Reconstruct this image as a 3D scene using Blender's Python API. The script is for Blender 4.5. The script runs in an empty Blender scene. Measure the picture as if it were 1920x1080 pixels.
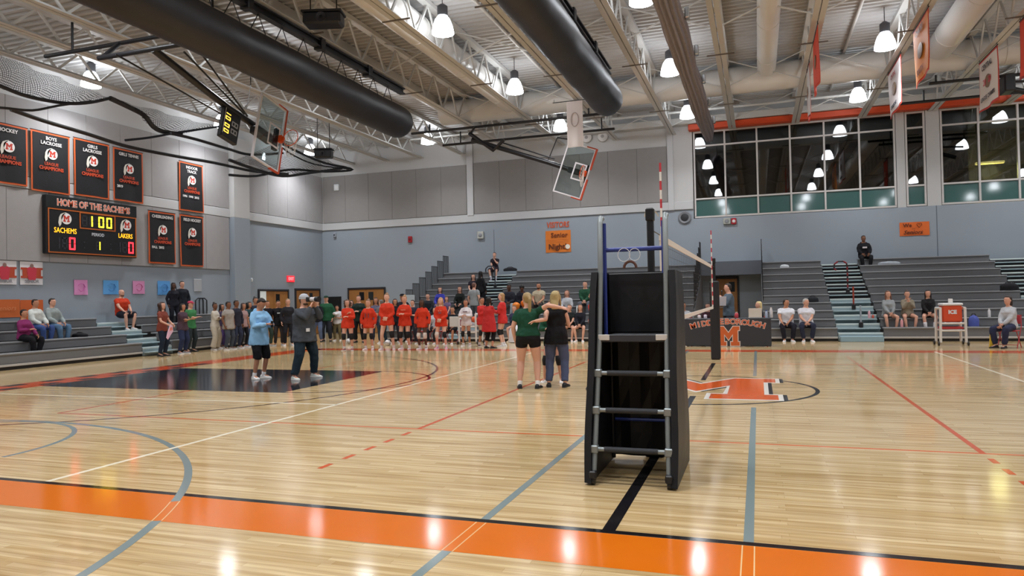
import bpy, bmesh, math, random
import numpy as np
from mathutils import Matrix, Vector, Euler
random.seed(7)
PI = math.pi
S = bpy.context.scene
COL = S.collection

# ---------------------------------------------------------------- camera
CAM_P = np.array([0.995004, -12.462083, 1.586549])
YAW, PITCH, ROLL, FPX = 0.331074, 0.0141177, -0.0211273, 1340.43
def cam_rows():
    f = np.array([-math.sin(YAW)*math.cos(PITCH), math.cos(YAW)*math.cos(PITCH), math.sin(PITCH)])
    r = np.cross(f, [0, 0, 1]); r /= np.linalg.norm(r); u = np.cross(r, f)
    c, s = math.cos(ROLL), math.sin(ROLL)
    return np.array([c*r+s*u, -s*r+c*u, f])
CR = cam_rows()
cam = bpy.data.objects.new('camera', bpy.data.cameras.new('camera'))
COL.objects.link(cam)
M4 = Matrix.Identity(4)
for i in range(3):
    M4[i][0], M4[i][1], M4[i][2], M4[i][3] = CR[0][i], CR[1][i], -CR[2][i], CAM_P[i]
cam.matrix_world = M4
cam.data.sensor_width = 36.0
cam.data.lens = 36.0*FPX/1920.0
cam.data.clip_start = 0.05; cam.data.clip_end = 200
S.camera = cam
# ---------------------------------------------------------------- world and exposure
W = bpy.data.worlds.new('night_sky'); S.world = W; W.use_nodes = True
W.node_tree.nodes['Background'].inputs[0].default_value = (0.010, 0.012, 0.016, 1)
W.node_tree.nodes['Background'].inputs[1].default_value = 1.0
S.view_settings.view_transform = 'Standard'; S.view_settings.look = 'None'
S.view_settings.gamma = 1.0; S.view_settings.use_curve_mapping = False
S.view_settings.exposure = -0.45
LAMP_W = 150.0          # watts of every high bay lamp
LAMP_EMIT = 38.0
# a pixel of the photograph gives a direction; the plane it touches gives the distance
def ray(u, v): return np.array([(u-960)/FPX, -(v-540)/FPX, 1.0]) @ CR
def gz(u, v, z=0.0):
    d = ray(u, v); t = (z-CAM_P[2])/d[2]; return CAM_P+t*d
def gy(u, v, y):
    d = ray(u, v); t = (y-CAM_P[1])/d[1]; return CAM_P+t*d
def gx(u, v, x):
    d = ray(u, v); t = (x-CAM_P[0])/d[0]; return CAM_P+t*d

# ---------------------------------------------------------------- materials
def lin(h):
    if isinstance(h, str):
        h = h.lstrip('#'); c = [int(h[i:i+2], 16)/255 for i in (0, 2, 4)]
    else: c = list(h)
    return tuple((x/12.92 if x <= .04045 else ((x+.055)/1.055)**2.4) for x in c)+(1.0,)
MATS = {}
def mat(name, col, rough=.6, metal=0.0, spec=.4, emit=None, estr=0.0, noise=0.0, nscale=8.0, bump=0.0, coat=0.0):
    if name in MATS: return MATS[name]
    m = bpy.data.materials.new(name); m.use_nodes = True; MATS[name] = m
    nt = m.node_tree; b = nt.nodes['Principled BSDF']
    b.inputs['Base Color'].default_value = lin(col); b.inputs['Roughness'].default_value = rough
    b.inputs['Metallic'].default_value = metal; b.inputs['Specular IOR Level'].default_value = spec
    b.inputs['Coat Weight'].default_value = coat; b.inputs['Coat Roughness'].default_value = .12
    if emit:
        b.inputs['Emission Color'].default_value = lin(emit); b.inputs['Emission Strength'].default_value = estr
    if noise or bump:
        tc = nt.nodes.new('ShaderNodeTexCoord'); nz = nt.nodes.new('ShaderNodeTexNoise')
        nz.inputs['Scale'].default_value = nscale; nz.inputs['Detail'].default_value = 4
        nt.links.new(tc.outputs['Object'], nz.inputs['Vector'])
        if noise:
            mx = nt.nodes.new('ShaderNodeMix'); mx.data_type = 'RGBA'
            c = lin(col)
            mx.inputs[6].default_value = tuple(max(0, x*(1-noise)) for x in c[:3])+(1,)
            mx.inputs[7].default_value = tuple(min(1, x*(1+noise)) for x in c[:3])+(1,)
            nt.links.new(nz.outputs['Fac'], mx.inputs[0]); nt.links.new(mx.outputs[2], b.inputs['Base Color'])
        if bump:
            bp = nt.nodes.new('ShaderNodeBump'); bp.inputs['Strength'].default_value = bump
            bp.inputs['Distance'].default_value = .02
            nt.links.new(nz.outputs['Fac'], bp.inputs['Height']); nt.links.new(bp.outputs[0], b.inputs['Normal'])
    return m
def cloth(col):
    return mat('cloth_'+col.lstrip('#'), col, .85, spec=.2, noise=.10, nscale=14, bump=.25)
def plain(col, rough=.5, metal=0.0):
    return mat('plain_%s_%d_%d' % (col.lstrip('#'), rough*100, metal*100), col, rough, metal)
def glow(col, s):
    return mat('glow_%s_%d' % (col.lstrip('#'), s*10), col, .4, emit=col, estr=s)

def wood_floor():
    m = bpy.data.materials.new('maple_floor'); m.use_nodes = True; nt = m.node_tree; N = nt.nodes; L = nt.links
    b = N['Principled BSDF']
    tc = N.new('ShaderNodeTexCoord')
    br = N.new('ShaderNodeTexBrick'); br.offset = .29; br.offset_frequency = 3; br.squash = 1.35; br.squash_frequency = 2
    br.inputs['Scale'].default_value = 1.0; br.inputs['Brick Width'].default_value = 1.15; br.inputs['Row Height'].default_value = .057
    br.inputs['Mortar Size'].default_value = .0012; br.inputs['Mortar Smooth'].default_value = .3
    br.inputs['Color1'].default_value = lin('#dcc49a'); br.inputs['Color2'].default_value = lin('#c7ab7b')
    br.inputs['Mortar'].default_value = lin('#a88a5c')
    L.new(tc.outputs['Object'], br.inputs['Vector'])
    mp = N.new('ShaderNodeMapping'); mp.inputs['Scale'].default_value = (.8, 16, 1); L.new(tc.outputs['Object'], mp.inputs['Vector'])
    nz = N.new('ShaderNodeTexNoise'); nz.inputs['Scale'].default_value = 1.3; nz.inputs['Detail'].default_value = 5; L.new(mp.outputs[0], nz.inputs['Vector'])
    rp = N.new('ShaderNodeValToRGB'); rp.color_ramp.elements[0].position = .3; rp.color_ramp.elements[0].color = lin('#a88a55')
    rp.color_ramp.elements[1].position = .62; rp.color_ramp.elements[1].color = (1, 1, 1, 1); L.new(nz.outputs['Fac'], rp.inputs[0])
    mx = N.new('ShaderNodeMix'); mx.data_type = 'RGBA'; mx.blend_type = 'MULTIPLY'; mx.inputs[0].default_value = .55
    L.new(br.outputs['Color'], mx.inputs[6]); L.new(rp.outputs[0], mx.inputs[7]); L.new(mx.outputs[2], b.inputs['Base Color'])
    b.inputs['Roughness'].default_value = .11; b.inputs['Specular IOR Level'].default_value = .5
    n2 = N.new('ShaderNodeTexNoise'); n2.inputs['Scale'].default_value = 2.2; n2.inputs['Detail'].default_value = 3; 
    mp2 = N.new('ShaderNodeMapping'); mp2.inputs['Scale'].default_value = (.5, 6, 1); L.new(tc.outputs['Object'], mp2.inputs['Vector']); L.new(mp2.outputs[0], n2.inputs['Vector'])
    bp = N.new('ShaderNodeBump'); bp.inputs['Strength'].default_value = .035; bp.inputs['Distance'].default_value = .01
    L.new(n2.outputs['Fac'], bp.inputs['Height']); L.new(bp.outputs[0], b.inputs['Normal'])
    return m
def paint(col): return mat('floor_paint_'+col.lstrip('#'), col, .11, spec=.5, noise=.04, nscale=3)

def glass_mat(name, tint=(.55, .6, .6), refl=1.0):
    m = bpy.data.materials.new(name); m.use_nodes = True; nt = m.node_tree; N = nt.nodes; L = nt.links
    N.remove(N['Principled BSDF']); out = N['Material Output']
    tr = N.new('ShaderNodeBsdfTransparent'); tr.inputs[0].default_value = tint+(1,)
    gl = N.new('ShaderNodeBsdfGlossy'); gl.inputs['Roughness'].default_value = .015
    lw = N.new('ShaderNodeLayerWeight'); lw.inputs[0].default_value = .5
    pw = N.new('ShaderNodeMath'); pw.operation = 'POWER'; pw.inputs[1].default_value = 4.0; L.new(lw.outputs['Facing'], pw.inputs[0])
    mt = N.new('ShaderNodeMath'); mt.operation = 'MULTIPLY_ADD'; mt.use_clamp = True; mt.inputs[1].default_value = .6; mt.inputs[2].default_value = .045*refl; L.new(pw.outputs[0], mt.inputs[0])
    mx = N.new('ShaderNodeMixShader'); L.new(mt.outputs[0], mx.inputs[0]); L.new(tr.outputs[0], mx.inputs[1]); L.new(gl.outputs[0], mx.inputs[2])
    L.new(mx.outputs[0], out.inputs[0]); return m
def net_sheet_mat():
    m = bpy.data.materials.new('black_netting'); m.use_nodes = True; nt = m.node_tree; N = nt.nodes; L = nt.links
    b = N['Principled BSDF']; b.inputs['Base Color'].default_value = (.012, .012, .014, 1); b.inputs['Roughness'].default_value = .8
    tr = N.new('ShaderNodeBsdfTransparent'); tc = N.new('ShaderNodeTexCoord')
    br = N.new('ShaderNodeTexBrick'); br.offset = 0; br.inputs['Scale'].default_value = 1; br.inputs['Brick Width'].default_value = .05; br.inputs['Row Height'].default_value = .05
    br.inputs['Mortar Size'].default_value = .006; br.inputs['Mortar Smooth'].default_value = 0
    L.new(tc.outputs['UV'], br.inputs['Vector'])
    mx = N.new('ShaderNodeMixShader'); L.new(br.outputs['Fac'], mx.inputs[0]); L.new(tr.outputs[0], mx.inputs[1]); L.new(b.outputs[0], mx.inputs[2])
    L.new(mx.outputs[0], N['Material Output'].inputs[0]); return m

# ---------------------------------------------------------------- mesh helpers
class MB:
    """collects boxes, tubes, lofts; build() links them as one mesh object"""
    def __init__(s): s.v = []; s.f = []; s.m = []; s.sm = []
    def add(s, vs, fs, mi=0, smooth=False):
        o = len(s.v); s.v += [tuple(map(float, q)) for q in vs]
        for q in fs: s.f.append([i+o for i in q]); s.m.append(mi); s.sm.append(smooth)
        return s
    def box(s, a, b, mi=0, M=None):
        (x0, y0, z0), (x1, y1, z1) = a, b
        vs = [(x0, y0, z0), (x1, y0, z0), (x1, y1, z0), (x0, y1, z0), (x0, y0, z1), (x1, y0, z1), (x1, y1, z1), (x0, y1, z1)]
        if M is not None: vs = [tuple(M @ Vector(q)) for q in vs]
        return s.add(vs, [(3, 2, 1, 0), (4, 5, 6, 7), (0, 1, 5, 4), (1, 2, 6, 5), (2, 3, 7, 6), (3, 0, 4, 7)], mi)
    def bbox(s, a, b, bev=.01, mi=0):
        bm = bmesh.new(); bmesh.ops.create_cube(bm, size=1)
        sz = [b[i]-a[i] for i in range(3)]
        for v in bm.verts: v.co = Vector([a[i]+(v.co[i]+.5)*sz[i] for i in range(3)])
        bmesh.ops.bevel(bm, geom=bm.edges[:], offset=min(bev, min(sz)*.45), segments=1, affect='EDGES')
        bm.verts.index_update(); s.add([v.co for v in bm.verts], [[v.index for v in f.verts] for f in bm.faces], mi); bm.free(); return s
    def tube(s, pts, r, n=8, mi=0, cap=True, smooth=True):
        P = [Vector(q) for q in pts]
        rs = r if isinstance(r, (list, tuple)) else [r]*len(P)
        vs = []; up = None
        for i, q in enumerate(P):
            t = (P[min(i+1, len(P)-1)]-P[max(i-1, 0)])
            if t.length < 1e-9: t = Vector((0, 0, 1))
            t.normalize()
            if up is None:
                up = Vector((0, 0, 1)) if abs(t.z) < .9 else Vector((0, 1, 0))
            a = t.cross(up)
            if a.length < 1e-6: a = t.orthogonal()
            a.normalize(); b = a.cross(t); up = b
            for k in range(n):
                w = 2*PI*k/n; vs.append(q+rs[i]*(math.cos(w)*a+math.sin(w)*b))
        fs = []
        for i in range(len(P)-1):
            for k in range(n):
                k2 = (k+1) % n; fs.append((i*n+k, i*n+k2, (i+1)*n+k2, (i+1)*n+k))
        s.add(vs, fs, mi, smooth)
        if cap:
            o = len(s.v)-len(vs)
            s.f.append([o+k for k in range(n)][::-1]); s.m.append(mi); s.sm.append(False)
            s.f.append([o+(len(P)-1)*n+k for k in range(n)]); s.m.append(mi); s.sm.append(False)
        return s
    def rings(s, rings, mi=0, smooth=True, cap=True):
        n = len(rings[0]); vs = [q for r in rings for q in r]; fs = []
        for i in range(len(rings)-1):
            for k in range(n):
                k2 = (k+1) % n; fs.append((i*n+k, i*n+k2, (i+1)*n+k2, (i+1)*n+k))
        if cap: fs.append(tuple(range(n))[::-1]); fs.append(tuple((len(rings)-1)*n+k for k in range(n)))
        return s.add(vs, fs, mi, smooth)
    def lathe(s, prof, n=16, M=None, mi=0, cap=True):
        R = []
        for r, z in prof:
            ring = [Vector((r*math.cos(2*PI*k/n), r*math.sin(2*PI*k/n), z)) for k in range(n)]
            if M is not None: ring = [M @ q for q in ring]
            R.append(ring)
        return s.rings(R, mi, True, cap)
    def ell(s, c, r, n=10, mi=0, M=None):
        R = []
        for i in range(1, 7):
            a = PI*i/7
            R.append([Vector((c[0]+r[0]*math.sin(a)*math.cos(2*PI*k/n), c[1]+r[1]*math.sin(a)*math.sin(2*PI*k/n), c[2]-r[2]*math.cos(a))) for k in range(n)])
        b = Vector((c[0], c[1], c[2]-r[2])); t = Vector((c[0], c[1], c[2]+r[2]))
        if M is not None: R = [[M @ q for q in r_] for r_ in R]; b = M @ b; t = M @ t
        o = len(s.v); s.rings(R, mi, True, False)
        k0 = len(s.v); s.v += [tuple(b), tuple(t)]
        for k in range(n):
            s.f.append([k0, o+(k+1) % n, o+k]); s.m.append(mi); s.sm.append(True)
            s.f.append([k0+1, o+5*n+k, o+5*n+(k+1) % n]); s.m.append(mi); s.sm.append(True)
        return s
    def prism(s, poly, z0, z1, M=None, mi=0):
        n = len(poly); vs = [Vector((x, y, z0)) for x, y in poly]+[Vector((x, y, z1)) for x, y in poly]
        if M is not None: vs = [M @ q for q in vs]
        fs = [tuple(range(n))[::-1], tuple(range(n, 2*n))]+[(k, (k+1) % n, n+(k+1) % n, n+k) for k in range(n)]
        return s.add(vs, fs, mi)
    def mesh(s, name):
        me = bpy.data.meshes.new(name); me.from_pydata(s.v, [], s.f)
        me.polygons.foreach_set('material_index', s.m); me.polygons.foreach_set('use_smooth', s.sm); me.update()
        if any(s.sm) and len(s.f) < 4000: me.set_sharp_from_angle(angle=math.radians(48))
        return me
    def build(s, name, mats, parent=None, M=None):
        me = s.mesh(name)
        for m in (mats if isinstance(mats, (list, tuple)) else [mats]): me.materials.append(m)
        o = bpy.data.objects.new(name, me); COL.objects.link(o)
        if parent is not None: o.parent = parent
        if M is not None: o.matrix_local = M
        return o
def fixn(o):
    bm = bmesh.new(); bm.from_mesh(o.data); bmesh.ops.recalc_face_normals(bm, faces=bm.faces[:]); bm.to_mesh(o.data); bm.free(); return o
def tag(o, label=None, cat=None, group=None, kind=None):
    if label: o['label'] = label
    if cat: o['category'] = cat
    if group: o['group'] = group
    if kind: o['kind'] = kind
    return o
def struct(o, label=None, cat=None):
    o['kind'] = 'structure'
    return tag(o, label, cat)
def thing(name, loc=(0, 0, 0), rz=0.0, label=None, cat=None, group=None):
    o = bpy.data.objects.new(name, None); COL.objects.link(o); o.empty_display_size = .1
    o.location = loc; o.rotation_euler = (0, 0, rz); return tag(o, label, cat, group)
def inst(o, parent=None, loc=None, M=None):
    c = o.copy(); COL.objects.link(c); c.parent = parent
    if M is not None: c.matrix_local = M
    elif loc is not None: c.location = loc
    return c
def copy_tree(o, parent=None):
    c = o.copy(); COL.objects.link(c); c.parent = parent
    for ch in o.children: copy_tree(ch, c)
    return c
def text(body, size, m, parent=None, M=None, name='lettering', extrude=.002, align='CENTER', bold=0.0, shear=0.0, sx=1.0):
    cu = bpy.data.curves.new(name, 'FONT'); cu.body = body; cu.size = size; cu.align_x = align; cu.align_y = 'CENTER'
    cu.extrude = extrude; cu.offset = bold; cu.shear = shear; cu.resolution_u = 2
    o = bpy.data.objects.new(name+'_tmp', cu)
    me = bpy.data.meshes.new_from_object(o); bpy.data.objects.remove(o); bpy.data.curves.remove(cu)
    if sx != 1.0:
        for v in me.vertices: v.co.x *= sx
    me.materials.clear(); me.materials.append(m); me.name = name
    t = bpy.data.objects.new(name, me); COL.objects.link(t); t.parent = parent
    if M is not None: t.matrix_local = M
    return t
def axes(o, x, y, z=None):
    x = Vector(x).normalized(); y = Vector(y).normalized(); z = x.cross(y) if z is None else Vector(z)
    m = Matrix.Identity(4)
    for i in range(3): m[i][0], m[i][1], m[i][2], m[i][3] = x[i], y[i], z[i], o[i]
    return m
ORD = ['first', 'second', 'third', 'fourth', 'fifth', 'sixth', 'seventh', 'eighth', 'ninth', 'tenth', 'eleventh', 'twelfth', 'thirteenth', 'fourteenth', 'fifteenth', 'sixteenth']
BLOCK_M = [(0,0),(.40,0),(.40,.20),(.30,.20),(.30,.60),(.5,.30),(.70,.60),(.70,.20),(.60,.20),(.60,0),(1,0),(1,.20),(.92,.20),(.92,.80),(1,.80),(1,1),(.72,1),(.5,.66),(.28,1),(0,1),(0,.80),(.08,.80),(.08,.20),(0,.20)]
def tri_prism(poly, z0, z1, M=None):
    """a concave outline, filled with triangles and given thickness"""
    from mathutils.geometry import tessellate_polygon
    n = len(poly); tris = tessellate_polygon([[Vector((x, y, 0)) for x, y in poly]])
    vs = [Vector((x, y, z0)) for x, y in poly]+[Vector((x, y, z1)) for x, y in poly]
    if M is not None: vs = [M @ q for q in vs]
    mb = MB(); fs = [tuple(i for i in t) for t in tris]+[tuple(i+n for i in t) for t in tris]+[(k, (k+1) % n, n+(k+1) % n, n+k) for k in range(n)]
    return mb.add(vs, fs)
def grow(poly, d):
    """outline pushed outwards by d"""
    n = len(poly); out = []
    ar = sum(poly[i][0]*poly[(i+1) % n][1]-poly[(i+1) % n][0]*poly[i][1] for i in range(n))
    sg = 1 if ar > 0 else -1
    for i in range(n):
        p0, p1, p2 = Vector(poly[i-1]), Vector(poly[i]), Vector(poly[(i+1) % n])
        a = (p1-p0).normalized(); b = (p2-p1).normalized()
        na = Vector((a.y, -a.x))*sg; nb = Vector((b.y, -b.x))*sg; k = na+nb
        if k.length < 1e-6: k = na
        k.normalize(); q = p1+k*d/max(.45, k.dot(na)); out.append((q.x, q.y))
    return out

# ================================================================ the room
XW, YW, XR, YN, ZD = -19.9, 18.8, 20.0, -18.8, 9.6
m_blue = mat('wall_blue_grey_paint', '#929ba5', .55, spec=.35, noise=.03, nscale=1.2, bump=.05)
m_trim = mat('wall_light_trim_paint', '#bcbdbf', .5, noise=.02, nscale=2)
m_upper = mat('upper_wall_white_paint', '#bdbdbd', .6, noise=.03, nscale=1.5)
m_panel = mat('acoustic_panel_grey', '#8f8c8b', .9, spec=.1, noise=.06, nscale=5, bump=.15)
m_panel2 = mat('acoustic_panel_lit_tone', '#a09e9f', .9, spec=.1, noise=.05, nscale=5, bump=.15)  # paler than the back wall's panels: brighter light there put into the colour
m_white = mat('white_painted_steel', '#bebdba', .45, noise=.04, nscale=6)
m_deck = mat('white_roof_deck', '#a8a7a6', .6, noise=.08, nscale=1.5)
m_black = mat('black_painted_steel', '#15151a', .4, spec=.5)
m_blkrub = mat('black_vinyl', '#17171b', .46, spec=.5, noise=.2, nscale=3, bump=.2)
m_chrome = mat('bright_metal', '#b9bcc0', .28, metal=.9)

# ---- floor, with its painted lines as parts
fl = MB(); fl.box((XW-.2, YN-.2, -.2), (XR+.2, YW+.2, 0))
floor = fl.build('floor', wood_floor()); struct(floor, 'varnished maple court floor with painted game lines', 'floor')
def quad(name, x0, y0, x1, y1, col, z=.001, lab=None):
    o = MB().box((x0, y0, .0002), (x1, y1, z)).build(name, paint(col), floor)
    if lab: o['label'] = lab
    return o
def arcline(name, cx, cy, r, w, a0, a1, col, z=.0012, n=64):
    mb = MB(); vs = []; fs = []
    for i in range(n+1):
        a = math.radians(a0+(a1-a0)*i/n)
        for rr, zz in ((r-w/2, .0002), (r-w/2, z), (r+w/2, z), (r+w/2, .0002)): vs.append((cx+rr*math.cos(a), cy+rr*math.sin(a), zz))
    for i in range(n):
        for k in range(3): fs.append((4*i+k, 4*i+k+1, 4*i+k+5, 4*i+k+4))
    mb.add(vs, fs); return mb.build(name, paint(col), floor)
ORANGE, REDL, GREYL, BLK, WHT = '#d66d16', '#c8562a', '#7d8b8c', '#1c1a1c', '#efe6d0'
quad('sideline_border', -14.6, -8.32, 14.6, -7.725, ORANGE, .0010, 'wide orange border band along the near sideline')
quad('sideline', -12.9, -7.72, 12.9, -7.655, BLK, .0014)
quad('far_sideline', -13.6, 7.85, 13.6, 8.55, '#cc5229', .0010)
for sx in (-1, 1):
    quad('baseline_band', *sorted((sx*12.85, sx*13.75))[:1], -7.7, sorted((sx*12.85, sx*13.75))[1], 8.33, '#cc5229', .0010)
    quad('free_throw_key', min(sx*7.0, sx*12.85), -1.83, max(sx*7.0, sx*12.85), 1.83, '#1b1c22', .0012)
    arcline('free_throw_circle', sx*7.0, 0, 1.80, .06, -90 if sx < 0 else 90, 90 if sx < 0 else 270, '#3a2026')
    arcline('three_point_line', sx*11.6, 0, 6.13, .06, -90 if sx < 0 else 90, 90 if sx < 0 else 270, '#4a2c2a')
    for s2 in (-1, 1): quad('three_point_line', min(sx*11.6, sx*12.85), s2*6.13-.03, max(sx*11.6, sx*12.85), s2*6.13+.03, '#4a2c2a', .0013)
    # volleyball attack lines with their dashes
    quad('attack_line', sx*3-.028, -4.5, sx*3+.028, 4.5, REDL, .0013)
    for s2 in (-1, 1):
        for k in range(5): quad('attack_dash', sx*3-.028, min(s2*(4.72+.42*k), s2*(4.92+.42*k)), sx*3+.028, max(s2*(4.72+.42*k), s2*(4.92+.42*k)), REDL, .0013)
    quad('end_line', sx*9-.028, -4.5, sx*9+.028, 4.5, REDL, .0011)
    # cross-court lines
    quad('cross_court_sideline', sx*.9-.032, -7.655, sx*.9+.032, -2.0 if sx > 0 else -2.0, GREYL, .0015)
    quad('cross_court_sideline', sx*.9-.032, 1.95, sx*.9+.032, 8.2, GREYL, .0015)
    quad('cross_court_sideline', sx*.9-.032, -12.6, sx*.9+.032, -8.32, GREYL, .0015)
    for d in (-.036, .036): quad('cross_court_outline', sx*.9+d-.004, -8.32, sx*.9+d+.004, -7.725, '#e8c38d', .0016)
    a1 = 90
    arcline('cross_court_three_point_line', sx*8.55, -11.15, 6.02, .07, 33 if sx < 0 else 33, 147, GREYL, .0015)
    arcline('cross_court_three_point_line', sx*8.55, -11.15, 6.02, .07, 0, 28, GREYL, .0015)
    arcline('cross_court_three_point_line', sx*8.55, -11.15, 6.02, .07, 152, 180, GREYL, .0015)
    for rr in (5.985, 6.055): arcline('cross_court_outline', sx*8.55, -11.15, rr, .008, 28, 33, '#e8c38d', .0016, 8)
    arcline('cross_court_free_throw_circle', sx*8.5, -6.99, 1.81, .06, 0, 180, GREYL, .0015)
    quad('white_court_line', sx*5.19-.028, -7.655, sx*5.19+.028, 8.19, WHT, .0017)
    quad('white_court_line', min(sx*5.19, sx*12.8), -2.93, max(sx*5.19, sx*12.8), -2.88, WHT, .0017)
for s2 in (-1, 1): quad('volleyball_sideline', -9, s2*4.5-.025, 9, s2*4.5+.025, '#cf6b3c', .0012)
arcline('center_circle', 0, 0, 1.86, .065, 0, 360, BLK, .0014, 96)
for ya, yb in ((-7.655, -1.0), (1.15, 4.5)): quad('center_line', -.045, ya, .045, yb, BLK, .0018)
MM = Matrix.Translation((-1.25, -1.22, 0)) @ Matrix.Diagonal((2.5, 2.72, 1, 1))
pm = [(x*2.5-1.25, y*2.72-1.22) for x, y in BLOCK_M]
tri_prism([(x+.10, y) for x, y in grow(pm, .03)], .0002, .0020).build('letter_shadow', paint(BLK), floor)
tri_prism(grow(pm, .07), .0002, .0022).build('letter_outline', paint('#ece7df'), floor)
tri_prism(pm, .0002, .0024).build('letter_m', paint('#dd5f1f'), floor)['label'] = 'orange letter M in the centre circle'
# dark lettering strokes on the left baseline band
for k in range(9):
    y = -4.4+k*.86
    for dx, dy, w, h in ((-.28, 0, .30, .42), (.26, .38, .28, .40)):
        quad('band_stroke', -13.3+dx-w/2, y+dy-h/2, -13.3+dx+w/2, y+dy+h/2, '#231a1c', .0016)

# ---- walls
def wallbox(name, a, b, m, lab): return struct(MB().box(a, b).build(name, m), lab, 'wall')
wl = wallbox('wall_left', (XW-.3, YN, 0), (XW, YW+.3, 5.22), m_blue, 'blue grey block wall on the left, below the scoreboard trim')
MB().box((XW-.3, YN, 5.22), (XW, YW+.3, ZD+.3)).build('upper_wall', m_upper, wl)
MB().bbox((XW, YN, 5.21), (XW+.07, YW, 5.56), .012).build('ledge', m_trim, wl)
# pilaster at the end of the acoustic bay
MB().bbox((XW, 12.0, 0), (XW+.28, 12.98, 5.22), .01).build('pilaster_base', m_blue, wl)
MB().bbox((XW, 12.0, 5.22), (XW+.28, 12.98, 8.6), .01).build('pilaster', m_upper, wl)
proto = None
def panels(parent, along, lo, hi, n, z0, z1, fixed, m, out):
    w = (hi-lo)/n
    if along == 'y': mb = MB().bbox((0, .004, z0), (.06, w-.004, z1), .006)
    else: mb = MB().bbox((.004, -.06, z0), (w-.004, 0, z1), .006)
    o = mb.build('acoustic_panel', m, parent)
    for k in range(n):
        c = o if k == 0 else inst(o, parent)
        c.location = (fixed, lo+k*w, 0) if along == 'y' else (lo+k*w, fixed, 0)
panels(wl, 'y', -9.5, 11.95, 16, 5.58, 7.92, XW, m_panel2, 1)
panels(wl, 'y', 13.05, YW-.03, 4, 5.58, 7.92, XW, m_panel2, 1)
panels(wl, 'y', -9.5, 11.95, 16, 3.02, 5.19, XW, m_panel2, 1)
# far wall with window openings and alcove door
wf = wallbox('wall_back', (XW-.3, YW, 0), (XR, YW+.3, 4.80), m_blue, 'blue grey block wall behind the big grey bleachers')
MB().box((XW-.3, YW, 4.80), (-1.5, YW+.3, 5.22)).build('lower_wall', m_blue, wf)
MB().box((XW-.3, YW, 5.22), (-1.5, YW+.3, ZD+.3)).build('upper_wall', m_upper, wf)
MB().box((-1.5, YW, 8.52), (XR, YW+.3, ZD+.3)).build('upper_wall', m_upper, wf)
MB().box((6.24, YW, 4.80), (6.54, YW+.3, 8.52)).build('pier', m_upper, wf)
MB().box((7.27, YW, 4.80), (7.74, YW+.3, 8.52)).build('pier', m_upper, wf)
MB().box((15.5, YW, 4.80), (XR, YW+.3, 8.52)).build('pier', m_upper, wf)
MB().bbox((XW, YW-.07, 5.21), (-1.52, YW, 5.56), .012).build('ledge', m_trim, wf)
MB().bbox((-11.87, YW-.10, 5.5), (-11.55, YW, 8.9), .01).build('column', m_trim, wf)
MB().bbox((-2.55, YW-.10, 5.2), (-2.30, YW, 8.9), .01).build('column', m_trim, wf)
panels(wf, 'x', XW+.1, -11.9, 6, 5.58, 7.93, YW, m_panel, 1)
panels(wf, 'x', -11.52, -2.58, 7, 5.58, 7.98, YW, m_panel, 1)
for x in (-10.6, 7.55): MB().box((x, YW-.004, 0), (x+.025, YW, 4.8)).build('wall_joint', plain('#5b6470'), wf)
wr = wallbox('wall_right', (XR, YN, 0), (XR+.3, YW+.3, 5.22), m_blue, 'blue grey block wall on the right side')
MB().box((XR, YN, 5.22), (XR+.3, YW+.3, ZD+.3)).build('upper_wall', m_upper, wr)
wn = wallbox('wall_near', (XW-.3, YN-.3, 0), (XR+.3, YN, 5.22), m_blue, 'blue grey block wall behind the viewer')
MB().box((XW-.3, YN-.3, 5.22), (XR+.3, YN, ZD+.3)).build('upper_wall', m_upper, wn)

# ---- orange beam over the windows and the pale beam above it
tb = MB().bbox((-1.62, YW-.42, 8.50), (XR-.02, YW-.02, 8.74), .02).build('trim_1', mat('orange_beam', '#cf4a22', .5))
struct(tb, 'bright orange beam running above the dark windows', 'beam')
tb = MB().bbox((-9.0, YW-.5, 8.76), (XR-.02, YW-.02, 9.05), .03).build('trim_2', m_white)
struct(tb, 'pale steel beam just above the orange beam', 'beam')

# ---- windows
m_glass = glass_mat('dark_window_glass', (.30, .33, .33), 1.9)
m_teal = mat('teal_spandrel_glass', '#3f6260', .06, spec=.6)
m_frame = mat('pale_window_frame', '#c6c2c0', .4)
def window(name, x0, x1, cols, lab):
    w = struct(bpy.data.objects.new(name, None), lab, 'window'); COL.objects.link(w)
    w.location = (x0, YW, 4.82)
    W_, zt = x1-x0, 3.68
    fr = MB()
    fr.box((0, .02, 0), (W_, .16, .07)); fr.box((0, .02, zt-.07), (W_, .16, zt))
    xs = [W_*k/cols for k in range(cols+1)]
    fr.build('frame', m_frame, w)
    for k, x in enumerate(xs):
        a = min(max(x-.035, 0), W_-.07); MB().bbox((a, .0, .07), (a+.07, .16, zt-.07), .008).build('mullion', m_frame, w)
    zs = [0, .80, 3.05, zt]
    for z in zs[1:3]: MB().bbox((.035, .01, z-.035), (W_-.035, .15, z+.035), .008).build('transom', m_frame, w)
    for k in range(cols):
        for j in range(3):
            MB().box((xs[k]+.03, .07, zs[j]+.03), (xs[k+1]-.03, .085, zs[j+1]-.03)).build('pane', m_teal if j == 0 else m_glass, w)
    return w
window('window_1', -1.46, 6.22, 6, 'wide six bay dark window beside the bundled grey curtain')
window('window_2', 6.56, 7.25, 1, 'narrow single bay window between two pale piers')
window('window_3', 7.76, 15.4, 6, 'dark window at the right edge with yellow light inside')
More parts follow.
